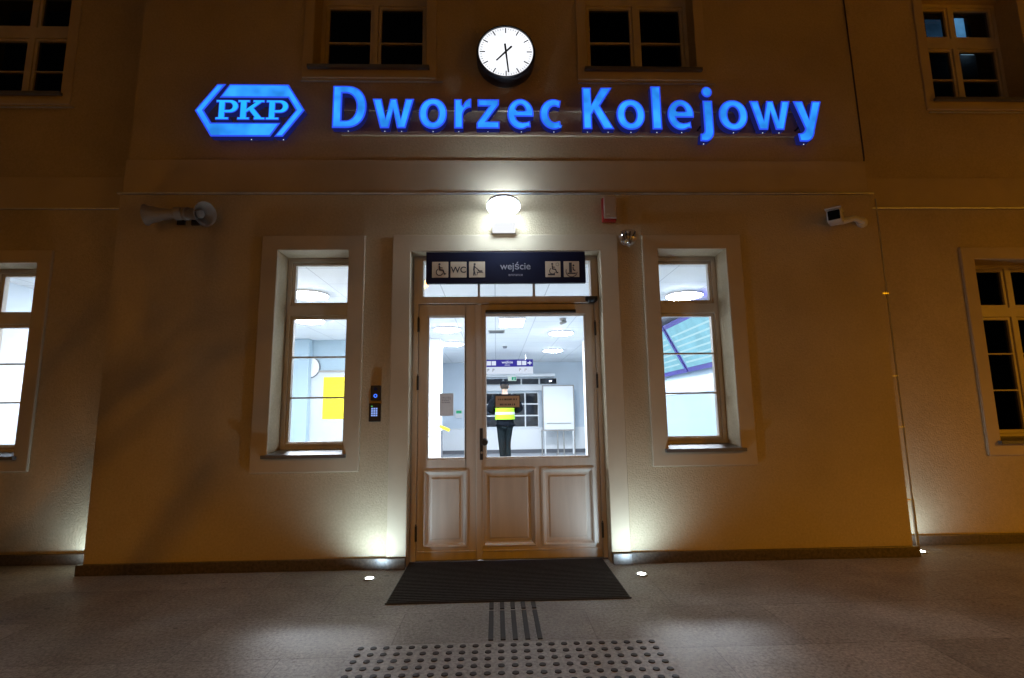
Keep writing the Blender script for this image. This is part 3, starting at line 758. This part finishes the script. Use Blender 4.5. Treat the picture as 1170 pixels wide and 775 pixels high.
# black motion sensor
ms = thing('motion_sensor', 'black half dome motion sensor at the right end of the door transom', 'sensor', (.775, DY - .01, 2.0))
obj('mount', bevel(NB((.728, .826, DY - .03, DY - .011, 1.985, 2.022)), .006, 2), M['black'], ms)
bm = bmesh.new(); lathe(bm, [(.047, .02), (.048, .0), (.04, -.02), (.024, -.032), (0, -.036)], axis_m((.777, DY - .032, 2.0), (0, -.2, 1)), 20); obj('dome', bm, M['black'], ms, True)

# ---------------------------------------------------------------- illuminated letters
glow = emis('blue_letter_glow', (.028, .30, 1.0), 1.12, .32, 5)
glow2 = emis('pale_blue_letter_glow', (.02, .46, 1.0), 1.15, .1, 6)
rimglow = emis('deep_blue_rim_glow', (.03, .085, .93), 1.0)
sidem = emis('return_bloom_glow', (.05, .06, .55), .16)  # weak glow added to the returns to tint the wall like bloom
led = emis('led_bead_glow', (.8, .88, 1), .8)
def letter_obj(name, splines, x0, base, s, sx, y, ext, parent, gm, bev=.0125):
    """channel letter: lit face, a rim sloping back from it and returns with a weak added glow"""
    pts = []
    for sp in splines:
        q = []
        for px, pz in sp:
            v = Vector((px * sx, pz * s))
            if not q or (v - q[-1]).length > .0025: q.append(v)
        if (q[0] - q[-1]).length < .0025: q.pop()
        pts.append(q)
    def area(q): return sum(q[i].x * q[(i + 1) % len(q)].y - q[(i + 1) % len(q)].x * q[i].y for i in range(len(q))) / 2
    def inside(p, q):
        c = False
        for i in range(len(q)):
            a, b = q[i], q[i - 1]
            if (a.y > p.y) != (b.y > p.y) and p.x < (b.x - a.x) * (p.y - a.y) / (b.y - a.y) + a.x: c = not c
        return c
    ins = []
    for k, q in enumerate(pts):
        hole = any(j != k and inside(q[0], o) for j, o in enumerate(pts))
        sg = 1 if (area(q) > 0) != hole else -1
        out = []
        for i, p in enumerate(q):
            d0 = (p - q[i - 1]).normalized(); d1 = (q[(i + 1) % len(q)] - p).normalized()
            n0 = Vector((-d0.y, d0.x)) * sg; n1 = Vector((-d1.y, d1.x)) * sg
            m = (n0 + n1); m = m.normalized() if m.length > .2 else n0
            out.append(p + m * bev / max(.55, m.dot(n0)))
        ins.append(out)
    bm = outline_bm([[tuple(p) for p in q] for q in ins], 0, 0, (x0, y - ext, base))
    for f in bm.faces: f.material_index = 0
    for q, o in zip(pts, ins):
        n = len(q)
        A = [bm.verts.new((x0 + p.x, y - ext, base + p.y)) for p in o]
        F = [bm.verts.new((x0 + p.x, y - ext + .0035, base + p.y)) for p in q]
        K = [bm.verts.new((x0 + p.x, y + ext, base + p.y)) for p in q]
        for i in range(n):
            j = (i + 1) % n
            f = bm.faces.new((A[i], A[j], F[j], F[i])); f.material_index = 1
            f = bm.faces.new((F[i], F[j], K[j], K[i])); f.material_index = 2
    bk = outline_bm([[tuple(p) for p in q] for q in pts], 0, 0, (x0, y + ext, base))
    me = bpy.data.meshes.new('tmp'); bk.to_mesh(me); bk.free()
    for f in bm.faces: f.select = True
    bm.from_mesh(me); bpy.data.meshes.remove(me)
    for f in bm.faces:
        if all(v.co.y > y + ext - 1e-6 for v in f.verts): f.material_index = 2
    return obj(name, bm, [gm, rimglow, sidem], parent)
G = {}
G['D'] = ([[(0, 0), (0, 1)] + arc(.34, .5, .52, .5, 90, -90, 28, 2.25), [(.24, .18), (.24, .82)] + arc(.33, .5, .275, .32, 90, -90, 24, 2.1)], .86)
G['w'] = ([[(0, .7), (.245, .7), (.355, .24), (.465, .7), (.645, .7), (.755, .24), (.865, .7), (1.10, .7), (.885, 0), (.655, 0), (.552, .42), (.452, 0), (.215, 0)]], 1.10)
G['o'] = ([arc(.375, .35, .375, .365, 0, 352, 36, 2.1), arc(.375, .35, .145, .20, 0, 352, 28)], .75)
G['r'] = ([[(0, 0), (0, .7), (.205, .7), (.215, .57)] + arc(.46, .47, .24, .245, 160, 90, 8) + [(.46, .50)] + arc(.44, .30, .20, .195, 88, 180, 8) + [(.24, 0)]], .46)
G['z'] = ([[(0, 0), (0, .135), (.325, .525), (.03, .525), (.03, .7), (.60, .7), (.60, .57), (.275, .175), (.61, .175), (.61, 0)]], .61)
G['e'] = ([[(.695, .285)] + arc(.352, .35, .352, .365, 8, 300, 34) + [(.62, .035), (.60, .195), (.50, .165), (.40, .155), (.31, .175), (.25, .225), (.232, .285)], [(.23, .43)] + arc(.352, .42, .125, .145, 180, 0, 12) + [(.477, .43)]], .70)
G['c'] = ([[(.575, .685), (.535, .505)] + arc(.40, .35, .165, .185, 62, 298, 20) + [(.535, .19), (.57, .025)] + list(reversed(arc(.37, .35, .37, .365, 62, 302, 28)))], .59)
G['K'] = ([[(0, 0), (0, 1), (.24, 1), (.24, .60), (.50, 1), (.79, 1), (.465, .56), (.82, 0), (.535, 0), (.295, .42), (.24, .34), (.24, 0)]], .80)
G['l'] = ([[(0, 0), (0, 1.04), (.24, 1.04), (.24, 0)]], .24)
G['j'] = ([[(.12, .7), (.36, .7), (.36, -.03)] + arc(.13, -.03, .23, .255, 0, -100, 12) + [(.0, -.275), (.02, -.09)] + arc(.05, -.01, .07, .085, -90, 0, 6) + [(.12, 0)], arc(.24, .91, .132, .13, 0, 345, 20)], .37)
G['y'] = ([[(0, .7), (.26, .7), (.385, .28), (.50, .7), (.75, .7), (.525, .03)] + arc(.25, .02, .26, .30, -5, -95, 12) + [(.09, -.275), (.06, -.085), (.13, -.075)] + arc(.13, .06, .13, .135, -80, -10, 6)], .75)
STN = thing('station_name_sign', 'illuminated blue channel letters reading Dworzec Kolejowy above the entrance', 'sign', (.71, .03, 3.37))
BASE, CAP = 3.362, .366
word = [('D', -1.288, -1.018, 1), ('w', -.972, -.638, 2), ('o', -.600, -.373, 1), ('r', -.317, -.178, 1), ('z', -.138, .049, 1), ('e', .110, .326, 1), ('c', .374, .555, 1),
        ('K', .724, .974, 2), ('o', 1.0, 1.235, 1), ('l', 1.290, 1.372, 1), ('e', 1.420, 1.639, 1), ('j', 1.676, 1.801, 1), ('o', 1.844, 2.085, 1), ('w', 2.105, 2.447, 2), ('y', 2.471, 2.710, 1)]
beads = {'D': [.4], 'w': [.33, .77], 'o': [.375], 'r': [.12], 'z': [.3], 'e': [.37], 'c': [.37], 'K': [.12, .66], 'l': [.12], 'j': [.1], 'y': [.22]}
for ch, a, b, n in word:
    sp, wd = G[ch]
    sx = (b - a) / wd
    o = letter_obj('letter', sp, a, BASE, CAP, sx, -.068, .03, STN, glow)
    lowz = BASE + CAP * (-.285 if ch in 'jy' else -.015)
    for q in beads[ch]:
        bm = bmesh.new(); bmesh.ops.create_uvsphere(bm, u_segments=8, v_segments=6, radius=.0042, matrix=Matrix.Translation((a + q * sx, -.075, lowz - .010))); obj('led', bm, led, o)
        bm = bmesh.new(); cyl(bm, (a + q * sx, -.035, BASE + .06), (a + q * sx, .028, BASE + .06), .008, 8); obj('standoff', bm, M['darkgrey'], o)
for z in (BASE - .004, BASE + .215):
    obj('mounting_rail', NB((-1.24, 2.62, -.006, .0345, z, z + .03)), M['smooth'], STN)
# hexagonal railway emblem
LG = thing('emblem_sign', 'illuminated blue hexagonal emblem with slab letters PKP beside the station name', 'sign', (-1.937, .03, 3.285))
def E(px, pz): return ((px - 458.5) * .862 / 783, (276 - pz) * .451 / 363)
A_ = [E(*p) for p in ((303, 95), (725, 95), (850, 274), (703, 457), (640, 457), (785, 274), (727, 190), (236, 190))]
B_ = [(-x, -z) for x, z in A_]
for sp in (A_, B_): letter_obj('border_bar', [sp], -1.937, 3.511, 1, 1, -.068, .03, LG, glow)
PS = ([[(0, 0), (0, .14), (.13, .14), (.13, .86), (0, .86), (0, 1), (.68, 1)] + arc(.68, .67, .40, .33, 90, -90, 16) + [(.45, .34), (.45, .14), (.64, .14), (.64, 0)], [(.45, .51), (.45, .84), (.62, .84)] + arc(.62, .675, .16, .165, 90, -90, 10)], 1.08)
KS = ([[(0, 0), (0, .14), (.12, .14), (.12, .86), (0, .86), (0, 1), (.58, 1), (.58, .86), (.44, .86), (.44, .58), (.80, .86), (.70, .86), (.70, 1), (1.26, 1), (1.26, .86), (1.12, .86), (.78, .58), (1.14, .14), (1.30, .14), (1.30, 0), (.76, 0), (.76, .14), (.80, .14), (.55, .44), (.44, .36), (.44, .14), (.58, .14), (.58, 0)]], 1.30)
for (sp, wd), a, b in ((PS, -2.205, -2.026), (KS, -2.035, -1.815), (PS, -1.812, -1.633)):
    letter_obj('letter', sp, a, 3.428, .172, (b - a) / wd, -.068, .03, LG, glow2, .006)
for x in (-1.92, -1.67):
    bm = bmesh.new(); bmesh.ops.create_uvsphere(bm, u_segments=8, v_segments=6, radius=.0042, matrix=Matrix.Translation((x, -.075, 3.272))); obj('led', bm, led, LG)
for x in (-2.15, -1.75): 
    bm = bmesh.new(); cyl(bm, (x, -.035, 3.33), (x, .028, 3.33), .008, 8); obj('standoff', bm, M['darkgrey'], LG)

# ---------------------------------------------------------------- clock
CX, CZ, CR = .106, 4.025, .228
CK = thing('station_clock', 'round glowing white station clock with black rim above the blue letters', 'clock', (CX, .03, CZ))
bm = bmesh.new(); lathe(bm, [(CR, 0), (CR + .012, .02), (CR + .014, .13), (CR + .006, .148), (CR - .004, .15), (CR - .006, .136)], axis_m((CX, .02, CZ), (0, -1, 0)), 64)
obj('case', bm, M['black'], CK, True)
bm = bmesh.new(); lathe(bm, [(CR - .006, .1365), (0, .1375)], axis_m((CX, .02, CZ), (0, -1, 0)), 64, False); obj('dial', bm, emis('dial_glow', (.93, .95, 1), 1.15, .12, 4), CK)
bm = bmesh.new()
for i in range(60):
    a = 2 * PI * i / 60; d = Vector((math.sin(a), math.cos(a)))
    r0, r1, w = (.172, .212, .009) if i % 5 == 0 else (.196, .211, .0028)
    strokes(bm, [tuple(d * r0), tuple(d * r1)], w, (CX, -.119, CZ))
obj('minute_marks', bm, M['ink'], CK)
def hand(name, ang, l, back, w, y):
    a = math.radians(ang); d = Vector((math.sin(a), math.cos(a))); n = Vector((d.y, -d.x))
    sp = [-d * back + n * w * .62, d * l + n * w * .42, d * l - n * w * .42, -d * back - n * w * .62]
    obj(name, outline_bm([[tuple(p) for p in sp]], .001, 0, (CX, y, CZ)), M['ink'], CK)
hand('hour_hand', 225, .112, .07, .014, -.1215); hand('minute_hand', 174, .188, .07, .014, -.1245)

# ---------------------------------------------------------------- wall lamp above the door
WLx = .07
LP = thing('wall_lamp', 'white oval wall lamp glowing above the entrance door', 'wall lamp', (WLx + .005, -.01, 2.5))
obj('mount', bevel(NB((WLx - .088, WLx + .095, -.075, -.0005, 2.520, 2.588)), .008, 2), emis('mount_painted_light', (.95, .97, 1), 1.0), LP)  # mount glows in place of the lamp's light falling on it
obj('mount_rim', bevel(NB((WLx - .098, WLx + .105, -.012, -.0005, 2.512, 2.5195)), .003, 1), M['greyplastic'], LP)
ax = axis_m((WLx, -.165, 2.672), (0, -.23, -.973))
bm = bmesh.new(); lathe(bm, [(.112, -.002), (.12, .01), (.108, .022), (.07, .031), (0, .034)], ax, 36); obj('diffuser', bm, emis('lamp_glow', (.66, .83, 1), 70), LP, 'all')
bm = bmesh.new(); lathe(bm, [(.10, -.035), (.128, -.026), (.134, -.010), (.13, -.0035), (.112, -.0035)], ax, 36); obj('reflector', bm, M['whiteplastic'], LP, True)
obj('arm', bevel(NB((WLx - .03, WLx + .03, -.125, -.0005, 2.665, 2.695)), .006, 1), M['whiteplastic'], LP)
bm = NB((WLx - .075, WLx + .075, -.19, -.12, 2.716, 2.722)); obj('unseen_uplight', bm, emis('uplight_glow', (.66, .82, 1), 95), LP)  # glowing plate added out of sight to brighten the wall above

# ---------------------------------------------------------------- siren box
SB = thing('alarm_siren', 'beige alarm siren box with red edges right of the wall lamp', 'siren', (.925, -.02, 2.61))
obj('base', bevel(NB((.865, .975, -.045, -.0005, 2.605, 2.80)), .006, 2), M['redplastic'], SB)
obj('cover', bevel(NB((.874, .973, -.066, -.0455, 2.622, 2.803)), .006, 2), M['sirencover'], SB)
obj('slot', NB((.892, .918, -.0675, -.0662, 2.65, 2.656)), M['whiteplastic'], SB)
# glass dome with spikes
GD = thing('glass_dome', 'small glossy glass dome with dark prongs at the door surround corner', 'dome', (1.04, -.06, 2.42))
gm, nt, out = nmat('dome_glass'); gb = nt.nodes.new('ShaderNodeBsdfGlossy'); gb.inputs['Roughness'].default_value = .08; gb.inputs['Color'].default_value = (.9, .9, .9, 1)
tb = nt.nodes.new('ShaderNodeBsdfTransparent'); mx = nt.nodes.new('ShaderNodeMixShader'); mx.inputs[0].default_value = .35
nt.links.new(tb.outputs[0], mx.inputs[1]); nt.links.new(gb.outputs[0], mx.inputs[2]); nt.links.new(mx.outputs[0], out.inputs[0])
bm = bmesh.new(); lathe(bm, [(.072, .05), (.078, .02), (.07, -.02), (.048, -.05), (0, -.062)], axis_m((1.043, -.11, 2.435), (0, 0, 1)), 24, False); obj('dome', bm, gm, GD, 'all')
for dx in (-.055, -.02, .015, .055):
    bm = bmesh.new(); tube(bm, [(1.043 + dx * .2, -.11, 2.395), (1.043 + dx, -.125, 2.49)], .009, 8, .005); obj('prong', bm, M['darkgrey'], GD, True)
obj('bracket', bevel(NB((1.02, 1.066, -.11, -.0005, 2.475, 2.487)), .003, 1), M['steel'], GD)
bm = bmesh.new(); bmesh.ops.create_uvsphere(bm, u_segments=12, v_segments=8, radius=.018, matrix=Matrix.Translation((1.03, -.11, 2.41))); obj('amber_glint', bm, mat('amber_reflection', (.8, .4, .06), .15, .05), GD, True)  # amber ball stands for the street lamp's reflection in the dome

# ---------------------------------------------------------------- intercom
IC = thing('doorbell_unit', 'black doorbell unit with a round blue light left of the door', 'doorbell', (-.907, -.01, 1.205))
obj('case', bevel(NB((-.944, -.870, -.024, -.0005, 1.205, 1.318)), .005, 2), M['black'], IC)
bm = bmesh.new()
pts = circle_pts(-.907, 1.240, .011, 0, 360, 16); strokes(bm, pts[:-1], .006, (0, -.0248, 0), True); obj('button_ring', bm, emis('blue_ring_glow', (.05, .18, 1), 1.6), IC)
bm = bmesh.new(); cyl(bm, (-.907, -.0243, 1.290), (-.907, -.0275, 1.290), .014, 16); obj('lens', bm, mat('blue_lens', (.02, .03, .09), .1), IC)
KP = thing('keypad_unit', 'black keypad with glowing blue keys under the doorbell unit', 'keypad', (-.91, -.01, 1.05))
obj('case', bevel(NB((-.954, -.868, -.024, -.0005, 1.048, 1.185)), .005, 2), M['black'], KP)
kg = emis('key_glow', (.28, .42, .95), .95)
for i in range(3):
    for j in range(4):
        x = -.935 + i * .0165; z = 1.150 - j * .0165
        obj('key', NB((x, x + .012, -.0265, -.0242, z - .012, z)), kg, KP)
obj('status_light', NB((-.937, -.925, -.0255, -.0242, 1.160, 1.165)), emis('green_status_glow', (.15, .8, .2), .8), KP)

# ---------------------------------------------------------------- horn loudspeakers
def horn(label, base, mouth, rot_len, mouth_r):
    base = Vector(base); mouth = Vector(mouth); d = (mouth - base); L = d.length
    t = thing('horn_loudspeaker', label, 'loudspeaker', base, 'horn loudspeakers on the facade')
    ax = axis_m(base, d)
    bm = bmesh.new(); lathe(bm, [(.034, -.0), (.040, .03), (.046, L * .45), (.060, L * .7), (mouth_r * .84, L * .9), (mouth_r, L), (mouth_r * 1.02, L + .004), (mouth_r * .97, L + .003), (mouth_r * .8, L * .91), (.052, L * .7), (.03, L * .5), (.0, L * .45)], ax, 28, False)
    obj('horn', bm, M['greyplastic'], t, True)
    bm = bmesh.new(); lathe(bm, [(.0, -.055), (.044, -.055), (.05, -.045), (.05, -.006), (.04, .0)], ax, 20); obj('driver', bm, M['greyplastic'], t, True)
    bm = bmesh.new(); lathe(bm, [(.03, L * .5), (.034, L * .72), (.026, L * .78), (0, L * .8)], ax, 16); obj('reflex_cone', bm, M['greyplastic'], t, True)
    bm = bmesh.new(); tube(bm, [base + d * .1, Vector((base.x, -.03, base.z - .01))], .012, 8); box(bm, base.x - .03, base.x + .03, -.014, -.0005, base.z - .055, base.z + .04); obj('bracket', bm, M['darkgrey'], t)
    return t
horn('grey horn loudspeaker pointing left along the wall', (-2.455, -.10, 2.646), (-2.645, -.125, 2.628), 0, .080)
horn('grey horn loudspeaker with its round mouth turned towards the entrance', (-2.345, -.10, 2.645), (-2.185, -.165, 2.618), 0, .092)

# ---------------------------------------------------------------- security camera
SC = thing('security_camera', 'white bullet security camera on an arm near the right corner', 'camera', (3.03, -.02, 2.63))
cam_ax_p = Vector((2.70, -.13, 2.600)); dirv = Vector((-.62, -.75, -.12)).normalized()
qm = Matrix.Translation(cam_ax_p) @ dirv.to_track_quat('-Y', 'Z').to_matrix().to_4x4()
def lb(boxes):
    bm = bmesh.new()
    for b in boxes: box(bm, *b)
    return bm
bm = bevel(lb([(-.05, .05, -.10, .12, -.046, .046)]), .010, 2); bmesh.ops.transform(bm, matrix=qm, verts=bm.verts[:]); obj('housing', bm, M['whiteplastic'], SC, True)
bm = bevel(lb([(-.056, .056, -.135, .11, .0475, .056)]), .003, 1); bmesh.ops.transform(bm, matrix=qm, verts=bm.verts[:]); obj('sunshield', bm, M['whiteplastic'], SC)
bm = bevel(lb([(-.04, .04, -.1055, -.1005, -.036, .036)]), .004, 2); bmesh.ops.transform(bm, matrix=qm, verts=bm.verts[:]); obj('lens_window', bm, mat('lens_black', (.006, .006, .007), .08), SC)
bm = bmesh.new(); tube(bm, [qm @ Vector((0, .06, -.03)), (2.80, -.09, 2.585), (2.90, -.06, 2.62), (3.0, -.03, 2.605)], .026, 10); obj('arm', bm, M['whiteplastic'], SC, True)
bm = bmesh.new(); lathe(bm, [(.045, 0), (.045, .016), (.02, .03)], axis_m((3.005, -.0005, 2.605), (0, -1, 0)), 20); obj('wall_plate', bm, M['whiteplastic'], SC, True)

# ---------------------------------------------------------------- lightning conductor at the right corner
LC = thing('lightning_conductor', 'thin metal lightning conductor running up the right corner of the projecting wall', 'conductor', (3.19, .05, 0))
bm = bmesh.new(); tube(bm, [(3.19, .045, .09), (3.185, .045, 2.83)], .006, 8); obj('rod', bm, M['steel'], LC, True)
bm = bmesh.new(); tube(bm, [(3.19, .045, .0), (3.19, .045, .40)], .011, 10); obj('guard_tube', bm, M['steel'], LC, True)
bm = bmesh.new(); tube(bm, [(3.108, .03, 3.125), (3.1035, .012, 3.17), (3.074, .012, 6.1)], .0065, 8); obj('upper_rod', bm, M['darkgrey'], LC, True)
for z in (.40, .95, 1.35, 2.02): 
    bm = NB((3.1152, 3.198, .040, .052, z - .006, z + .006)); obj('clip', bm, M['steel'], LC)

# ---------------------------------------------------------------- ground spots
GSP = []
spotlens = emis('ground_spot_glow', (.93, 1.0, .93), 60)
g0 = thing('ground_spotlight', 'round lit spotlight sunk in the pavement left of the doormat', 'spotlight', (-.866, -.245, 0), 'spotlights sunk in the pavement')
bm = bmesh.new(); lathe(bm, [(.026, .006), (0, .0085)], axis_m(g0.location, (0, 0, 1)), 24, False); obj('lens', bm, spotlens, g0)
bm = bmesh.new(); lathe(bm, [(.027, .002), (.027, .009), (.040, .008), (.045, .002)], axis_m(g0.location, (0, 0, 1)), 28); obj('ring', bm, M['steel'], g0, True)
spots = [(g0.location.copy(), (.03, .22, .5))]
for p, l, tgt in (((.976, -.291, 0), 'round lit spotlight sunk in the pavement right of the doormat', (-.03, .26, .5)),
                  ((3.245, .09, 0), 'round lit spotlight sunk in the pavement by the right corner of the facade', (.25, .20, .5)),
                  ((-3.05, .2, 0), 'round spotlight behind the left corner of the projecting wall, lighting the left wing', (-.22, .17, .5))):
    dup(g0, p, l); spots.append((Vector(p), tgt))
def light(name, kind, loc, energy, col, **kw):
    l = bpy.data.lights.new(name, kind); l.energy = energy; l.color = col
    for k, v in kw.items(): setattr(l, k, v)
    o = bpy.data.objects.new(name, l); COL.objects.link(o); o.location = loc
    return o
def aim(o, d): o.rotation_euler = Vector(d).to_track_quat('-Z', 'Y').to_euler()
SPOT_E = [16, 16, 8, 9]
for (p, d), e in zip(spots, SPOT_E):
    o = light('ground_spot_beam', 'SPOT', p + Vector((0, 0, .012)), e * 1.5, (.57, .80, 1.0), spot_size=math.radians(150), spot_blend=1.0, shadow_soft_size=.02)
    aim(o, Vector(d))

# ---------------------------------------------------------------- doormat and tactile paving
MT = thing('doormat', 'dark ribbed entrance mat set in front of the station door', 'doormat', (.07, -.31, 0))
obj('base', NB((-.657, .79, -.722, .092, .001, .006)), M['black'], MT)
bm = bmesh.new()
for i in range(29):
    y = -.715 + i * .0278; box(bm, -.650, .783, y, y + .019, .0062, .012)
obj('ribs', bm, mat('mat_fibre', (.022, .021, .021), .9, .5, 60, 200, .8, .004), MT)
bm = bmesh.new(); ringframe(bm, -.665, .798, 0, 1, [(0, 0)]); bm.free()
obj('edge_strip', bevel(NB((-.660, .793, -.730, -.7225, .001, .010)), .002, 1), M['darkgrey'], MT)
stud_m = mat('dark_stud_rubber', (.028, .026, .026), .6, .2, 30)
TP = thing('tactile_paving', 'pale tactile warning slab with rows of dark round studs', 'tactile paving', (.045, -1.5, 0))
obj('slab', NB((-.690, .790, -1.86, -1.268, .001, .004)), mat('tactile_slab', (.40, .378, .35), .6, .4, 60, 150, .3, .002), TP)
def studmesh(x, y, bm): lathe(bm, [(.0155, .0042), (.0145, .008), (.011, .009), (0, .0092)], axis_m((x, y, 0), (0, 0, 1)), 14, False)
first = None; rest = bmesh.new()
for r in range(9):
    for c in range(24):
        x = -.650 + c * .0603; y = -1.300 - r * .0660 - c * .0004
        if 1 <= r <= 4:
            if first is None:
                bm = bmesh.new(); studmesh(x, y, bm); first = obj('stud', bm, stud_m, TP, True); fx = (x, y)
            else:
                o = first.copy(); COL.objects.link(o); o.parent = TP; o.location = (x - fx[0], y - fx[1], 0)
        else: studmesh(x, y, rest)
ro = obj('stud', rest, stud_m, TP, True); ro['kind'] = 'stuff'
GP = thing('guidance_strip', 'five dark tactile guide bars leading from the doormat to the studs', 'tactile strip', (.085, -1.0, 0))
for i in range(5):
    x = -.036 + i * .0605
    obj('bar', bevel(NB((x - .0125, x + .0125, -.845, -.745, .001, .007)), .002, 1), stud_m, GP)
    obj('bar', bevel(NB((x - .0125, x + .0125, -1.245, -.872, .001, .007)), .002, 1), stud_m, GP)

# ---------------------------------------------------------------- street lamps across the forecourt (they light the facade)
SL_COL = (1.0, .395, .004)
slg = emis('sodium_glow', SL_COL, 60)
def streetlamp(p, label, e, first=[None]):
    x, y, z = p
    if first[0] is None:
        t = thing('street_lamp', label, 'street lamp', (x, y, 0), 'street lamps on the forecourt')
        bm = bmesh.new(); tube(bm, [(x, y, 0), (x, y, z + .2)], .07, 14, .045); tube(bm, [(x, y, z + .18), (x, y + .3, z + .3), (x, y + .7, z + .32)], .03, 10); obj('pole', bm, M['darkgrey'], t, True)
        obj('head', bevel(NB((x - .13, x + .13, y + .6, y + 1.15, z + .27, z + .40)), .03, 2), M['darkgrey'], t)
        obj('lens', NB((x - .11, x + .11, y + .66, y + 1.10, z + .17, z + .268)), slg, t)
        first[0] = t
    else:
        f = first[0]; dup(f, (x, y, 0), label)
    o = light('street_lamp_light', 'SPOT', (x, y + .88, z + .16), e, SL_COL, spot_size=math.radians(134), spot_blend=.8, shadow_soft_size=.09)
    aim(o, (0, .36, -1))
streetlamp((-2.585, -15, 5.6), 'tall dark street lamp with sodium light straight across the forecourt', 2350)
streetlamp((12.5, -12, 5.6), 'tall dark street lamp with sodium light to the right of the forecourt', 11500)
streetlamp((-11, -11, 5.6), 'tall dark street lamp with sodium light to the left of the forecourt', 480)

# bare tree on the forecourt between the lamps and the facade
def bare_tree(x, y, h, label, seed):
    rnd = random.Random(seed)
    t = thing('bare_tree', label, 'tree', (x, y, 0), 'bare trees on the forecourt')
    bm = bmesh.new(); tube(bm, [(x, y, 0), (x + .03, y, h * .2), (x - .02, y + .03, h * .42)], .085, 12, .055); obj('trunk', bm, M['bark'], t, True)
    bm = bmesh.new()
    def grow(p, d, l, r, lev):
        q = p + d * l * .5 + Vector((rnd.uniform(-1, 1), rnd.uniform(-1, 1), rnd.uniform(-.3, 1))) * l * .06; e = q + (d + Vector((rnd.uniform(-1, 1), rnd.uniform(-1, 1), rnd.uniform(-.4, .6))) * .22).normalized() * l * .5
        tube(bm, [p, q, e], r, 6, r * .6)
        if lev == 0: return
        for k in range(rnd.choice((2, 3, 3))):
            s_ = p.lerp(e, rnd.uniform(.45, 1)); nd = (d + Vector((rnd.uniform(-1, 1), rnd.uniform(-1, 1), rnd.uniform(-.35, .75))) * .85).normalized()
            grow(s_ if k else e, nd, l * rnd.uniform(.6, .82), r * .62, lev - 1)
    for k in range(5):
        a = 2 * PI * k / 5 + rnd.uniform(-.4, .4)
        grow(Vector((x - .02, y + .03, h * .40)), Vector((math.cos(a) * .8, math.sin(a) * .8, rnd.uniform(.7, 1.3))).normalized(), h * .21, .032, 5)
    obj('branches', bm, M['bark'], t)
    return t
bare_tree(-3.1, -8.6, 6.6, 'leafless tree standing left on the forecourt behind the viewer', 3)
bare_tree(2.6, -9.4, 7.2, 'leafless tree standing right on the forecourt behind the viewer', 8)

# upper right wing room with its lamp and a lit glazed partition
fl = thing('tube_light', 'small cold white lamp glowing inside the upper right window', 'lamp', (5.1, .9, 4.85))
obj('tube', NB((5.03, 5.17, .88, .93, 4.845, 4.875)), emis('cold_tube_glow', (.55, .85, 1), 2.2), fl)
obj('housing', NB((5.02, 5.18, .87, .94, 4.876, 4.90)), M['whiteplastic'], fl)
gp_ = thing('glazed_partition', 'dim blue lit glazed partition inside the upper right window', 'partition', (4.95, .95, 3.8))
obj('pane', NB((5.03, 5.13, .94, .95, 5.06, 5.29)), emis('blue_pane_glow', (.17, .48, .80), 1.1, .25, 6), gp_)
obj('pane', NB((4.70, 4.87, .94, .95, 5.05, 5.27)), emis('dim_blue_pane_glow', (.05, .13, .22), .5, .3, 6), gp_)
obj('rim', panel(4.64, 5.22, 3.75, 5.34, .955, .985, [(4.68, 4.9, 4.95, 5.3), (4.95, 5.18, 4.95, 5.3)]), M['darkroom'], gp_)

# ================================================================== world, sun, camera
w = bpy.data.worlds.new('World'); S.world = w; w.use_nodes = True
nt = w.node_tree; nt.nodes.clear()
sky = nt.nodes.new('ShaderNodeTexSky'); sky.sky_type = 'NISHITA'; sky.sun_disc = False
sky.sun_elevation = math.radians(28); sky.sun_rotation = math.radians(200)
bg = nt.nodes.new('ShaderNodeBackground'); bg.inputs['Strength'].default_value = .0006
wo = nt.nodes.new('ShaderNodeOutputWorld')
nt.links.new(sky.outputs[0], bg.inputs[0]); nt.links.new(bg.outputs[0], wo.inputs[0])
sun = light('moon', 'SUN', (0, -20, 20), .012, (1, .9, .75), angle=math.radians(.5))
az = math.radians(200); el = math.radians(28)
sd = Vector((math.sin(az) * math.cos(el), math.cos(az) * math.cos(el), math.sin(el)))
aim(sun, -sd)

cd = bpy.data.cameras.new('camera'); co = bpy.data.objects.new('camera', cd); COL.objects.link(co)
cd.sensor_width = 36; cd.lens = 17.975; cd.clip_start = .05; cd.clip_end = 400
r = Vector((.99943937, -.03065557, -.01346059)); u = Vector((.0089383, -.14314332, .98966161)); f = Vector((.03226544, .98922708, .14278906))
co.matrix_world = Matrix(((r.x, u.x, -f.x, 0), (r.y, u.y, -f.y, -3.92346), (r.z, u.z, -f.z, 1.1), (0, 0, 0, 1)))
S.camera = co
S.view_settings.view_transform = 'Standard'; S.view_settings.look = 'None'; S.view_settings.exposure = 0; S.view_settings.gamma = 1
S.view_settings.use_curve_mapping = False
S.cycles.use_denoising = True
S.cycles.max_bounces = 8; S.cycles.transparent_max_bounces = 12; S.cycles.sample_clamp_indirect = 4
S.cycles.caustics_reflective = False; S.cycles.caustics_refractive = False
